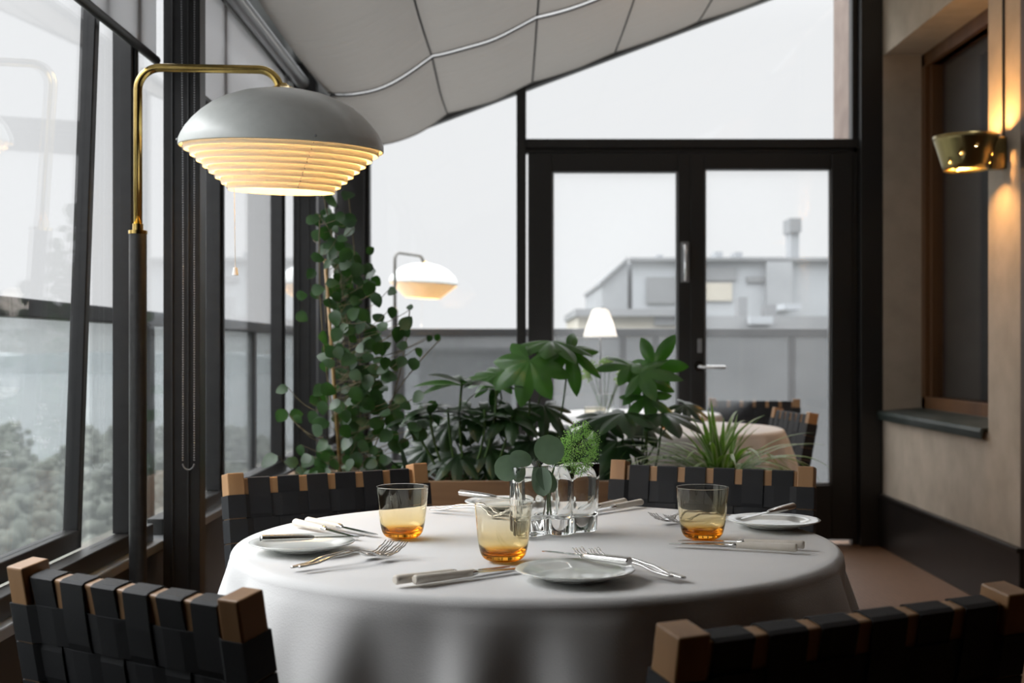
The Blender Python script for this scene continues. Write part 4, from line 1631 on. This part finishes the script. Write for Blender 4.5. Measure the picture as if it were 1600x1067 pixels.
# ================================================================== terrace railing and the town beyond
RX, RY, RZ = -1.42, 8.9, 1.19
rl = thing('terrace_railing', 'dark terrace railing with wet glass panels running round outside the windows', 'railing', (RX, 0, 0))
mb = MB(); mb.bb(-.035, .035, YB, RY + .03, RZ - .035, RZ + .02); mb.bb(-.035, 3.9 - RX, RY - .03, RY + .03, RZ - .035, RZ + .02); mb.obj('handrail', M['railing'], rl, bevel=.004)
for y in (-1.0, .95, 2.9, 4.85, 6.8):
    mb = MB(); mb.bb(-.02, .02, y - .03, y + .03, 0, RZ - .035); mb.obj('post', M['railing'], rl)
for px in (500, 627, 973, 1024, 1237, 1420):
    x = (px - 800) / F * RY
    mb = MB(); mb.bb(x - RX - .022, x - RX + .022, RY - .02, RY + .02, 0, RZ - .035); mb.obj('post', M['railing'], rl)
mb = MB(); mb.bb(-.006, .006, YB, RY, .05, RZ - .035); mb.obj('glass_panel', M['balustrade_side'], rl)
mb = MB(); mb.bb(0, 3.9 - RX, RY + .004, RY + .014, .05, RZ - .035); mb.obj('glass_panel', M['balustrade'], rl)
mb = MB(); mb.bb(-1.56, -1.36, YB, 9.2, 0, .36)
kerb = mb.obj('trim_19', noisy('mossy_copper_kerb', (.10, .06, .04), (.16, .15, .10), 6, .5)); struct(kerb)

br_ = thing('masonry_pier', 'reddish brown rendered pier outside, behind the top right of the end glazing', 'wall', (1.975, 7.15, 0))
mb = MB(); mb.bb(0, .6, 0, .5, 0, 4.2); mb.obj('render_coat', noisy('reddish_render', (.135, .10, .085), (.17, .13, .11), 8, .9), br_)
mb = MB(); mb.bb(-.02, .62, -.02, .52, 4.2, 4.28); mb.obj('coping', M['copper'], br_)

conc = noisy('hazed_facade', (.25, .265, .28), (.29, .305, .32), .35, .9)  # facade colours carry the distance haze
conc2 = noisy('grey_facade', (.19, .20, .21), (.23, .24, .25), .5, .9)
roofm = noisy('wet_roof', (.12, .125, .13), (.17, .175, .18), .3, .6)
sand = noisy('sand_facade', (.32, .295, .24), (.36, .335, .28), .4, .9)
darkw = mat('dark_louvres', (.13, .135, .14), .6)


def bld(name, label, px0, px1, py_top, d, depth, mt, cat='building', zb=-26):
    a, b_ = Q(px0, py_top, d), Q(px1, py_top, d)
    t = thing(name, label, cat, (a.x, d, zb))
    mb = MB(); mb.bb(0, b_.x - a.x, 0, depth, 0, a.z - zb); mb.obj('wall', mt, t)
    return t


def part(t, name, px0, px1, py0, py1, d, mt, depth=.3, off=-.15):
    a, b_ = Q(px0, py0, d), Q(px1, py1, d)
    mb = MB(); mb.bb(a.x - t.location.x, b_.x - t.location.x, off, off + depth, b_.z - t.location.z, a.z - t.location.z)
    return mb.obj(name, mt, t)


DB = 62.0
b1 = bld('building', 'large pale grey building with a tall chimney, seen through the right door', 988, 1430, 406, DB, 16, conc)
part(b1, 'louvre_panel', 1010, 1056, 433, 474, DB, darkw)
part(b1, 'louvre_panel', 1100, 1150, 418, 438, DB, darkw)
part(b1, 'window', 1166, 1196, 432, 441, DB, darkw)
part(b1, 'light_panel', 1103, 1143, 442, 470, DB, sand)
part(b1, 'stair_tower', 1195, 1234, 410, 480, DB, conc2, .6, -.6)
part(b1, 'cornice', 984, 1434, 403, 408, DB, roofm, .8, -.4)
ch_ = part(b1, 'chimney', 1243, 1256, 352, 406, DB, conc2, 1.2, 1)
part(b1, 'chimney_cap', 1240, 1258, 338, 360, DB, darkw, 1.6, .8)
part(b1, 'roof_box', 1128, 1140, 388, 406, DB, conc2, 1.5, 2)
part(b1, 'roof_box', 1160, 1172, 389, 406, DB, conc2, 1.5, 2)
part(b1, 'roof_box', 1172, 1238, 397, 406, DB, conc2, 2, 2)
part(b1, 'roof_box', 1034, 1044, 393, 406, DB, conc2, 1.5, 2)
b2 = thing('building', 'grey wing with a slanting roof edge, left end of the large chimney building', 'building', (Q(945, 440, 60).x, 61.9, -26))
w_ = Q(989, 0, 60).x - Q(945, 0, 60).x
z0_, z1_ = Q(0, 442, 61.5).z + 26, Q(0, 406, 61.5).z + 26
mb = MB(); mb.prism([(0, 0), (w_ - .08, 0), (w_ - .08, z1_), (0, z0_)], 'y', 0, 14); mb.obj('wall', conc2, b2)
mb = MB(); mb.prism([(-.1, z0_ - .1), (w_ - .08, z1_), (w_ - .08, z1_ + .18), (-.1, z0_ + .08)], 'y', -.2, 14.2); mb.obj('roof', darkw, b2)
b3 = bld('building', 'low sand coloured building with flat grey roof, behind the white cone lamp', 903, 1058, 492, 48, 10, sand)
part(b3, 'roof', 898, 1060, 483, 494, 48, roofm, 10.4, -.4)
part(b3, 'dark_bay', 1022, 1056, 492, 508, 48, darkw)
b4 = bld('building', 'dark low roof with pale skylight seen through the right door', 1098, 1420, 494, 44, 9, roofm)
part(b4, 'parapet', 1096, 1425, 484, 496, 44.2, conc2, .4, 8)
part(b4, 'skylight', 1172, 1207, 494, 506, 43.5, conc, 1.0, -.6)
part(b4, 'vent', 1158, 1172, 463, 496, 44.5, darkw, .8, 1)
part(b4, 'vent', 1200, 1218, 475, 496, 44.5, darkw, .8, 1)
part(b4, 'skylight', 1262, 1292, 468, 478, 46, conc, 1.5, 6)
b5 = bld('building', 'pale grey block far left of the doors, below the railing line', 655, 800, 548, 70, 12, conc2)
part(b5, 'roof', 650, 806, 543, 549, 70, roofm, 12.5, -.3)
b6 = bld('building', 'grey block directly behind the door handles, below the railing line', 860, 1420, 528, 36, 5, conc2)

gm = noisy('park_ground', (.10, .11, .09), (.19, .19, .165), .02, .95)
mb = MB(); mb.bb(-700, 500, -60, 300, -27, -26); o = mb.obj('park_ground', gm); struct(o)
wm = noisy('harbour_water', (.16, .175, .185), (.22, .235, .245), .02, .18); 
mb = MB(); mb.bb(-2500, 1200, 300, 1400, -27.2, -26.4); o = mb.obj('harbour_water', wm); tag(o, 'pale harbour water far beyond the left windows', 'water'); o['kind'] = 'stuff'
hm = noisy('hazed_shore_hills', (.30, .32, .33), (.40, .42, .43), .01, 1)  # pale grey stands in for haze over the far hills
mb = MB()
npt = 90
top = [(-2500 + 3700 * k / npt, -26.4 + 22 + 16 * noise.noise(Vector((k * .21, 2, 0))) + 5 * noise.noise(Vector((k * .9, 5, 0)))) for k in range(npt + 1)]
mb.prism(top + [(1200, -30), (-2500, -30)], 'y', 1400, 1480)
struct(mb.obj('far_shore_hill', hm))
trm = noisy('bare_tree_crowns', (.085, .09, .072), (.115, .12, .097), .6, 1)
rnd = random.Random(8)
tree0 = thing('tree', 'dull grey green tree in the park far below the left windows', 'tree', (-40, 60, -26), group='trees in the park below')
mb = MB()
for k in range(110):
    v = Vector((rnd.gauss(0, 1), rnd.gauss(0, 1), rnd.gauss(0, 1))).normalized() * rnd.uniform(.3, 1.05)
    mb.ball((v.x * 3.4, v.y * 3.4, 8.5 + v.z * 3.9), rnd.uniform(.35, .9), 6, 4, sc=(1, 1, rnd.uniform(.6, 1.3)))
mb.obj('crown', trm, tree0, smooth='all')
mb = MB(); mb.tube([(0, 0, 0), (.1, 0, 6)], [.35, .2], 8); mb.obj('trunk', M['brown_stem'], tree0)
spots = [((60 - 800) / F * 62, 62)]
tries = 0
while len(spots) < 46 and tries < 4000:
    tries += 1
    d = 55 + 200 * rnd.random() ** 1.2
    x = (rnd.uniform(-60, 430) - 800) / F * d
    if all((x - a) ** 2 + (d - b_) ** 2 > 144 for a, b_ in spots):
        spots.append((x, d))
tree0.location = (*spots[0], -26)
for x, d in spots[1:]:
    dup(tree0, (x, d, -26), (0, 0, rnd.uniform(0, 6)), scale=rnd.uniform(.9, 1.15))
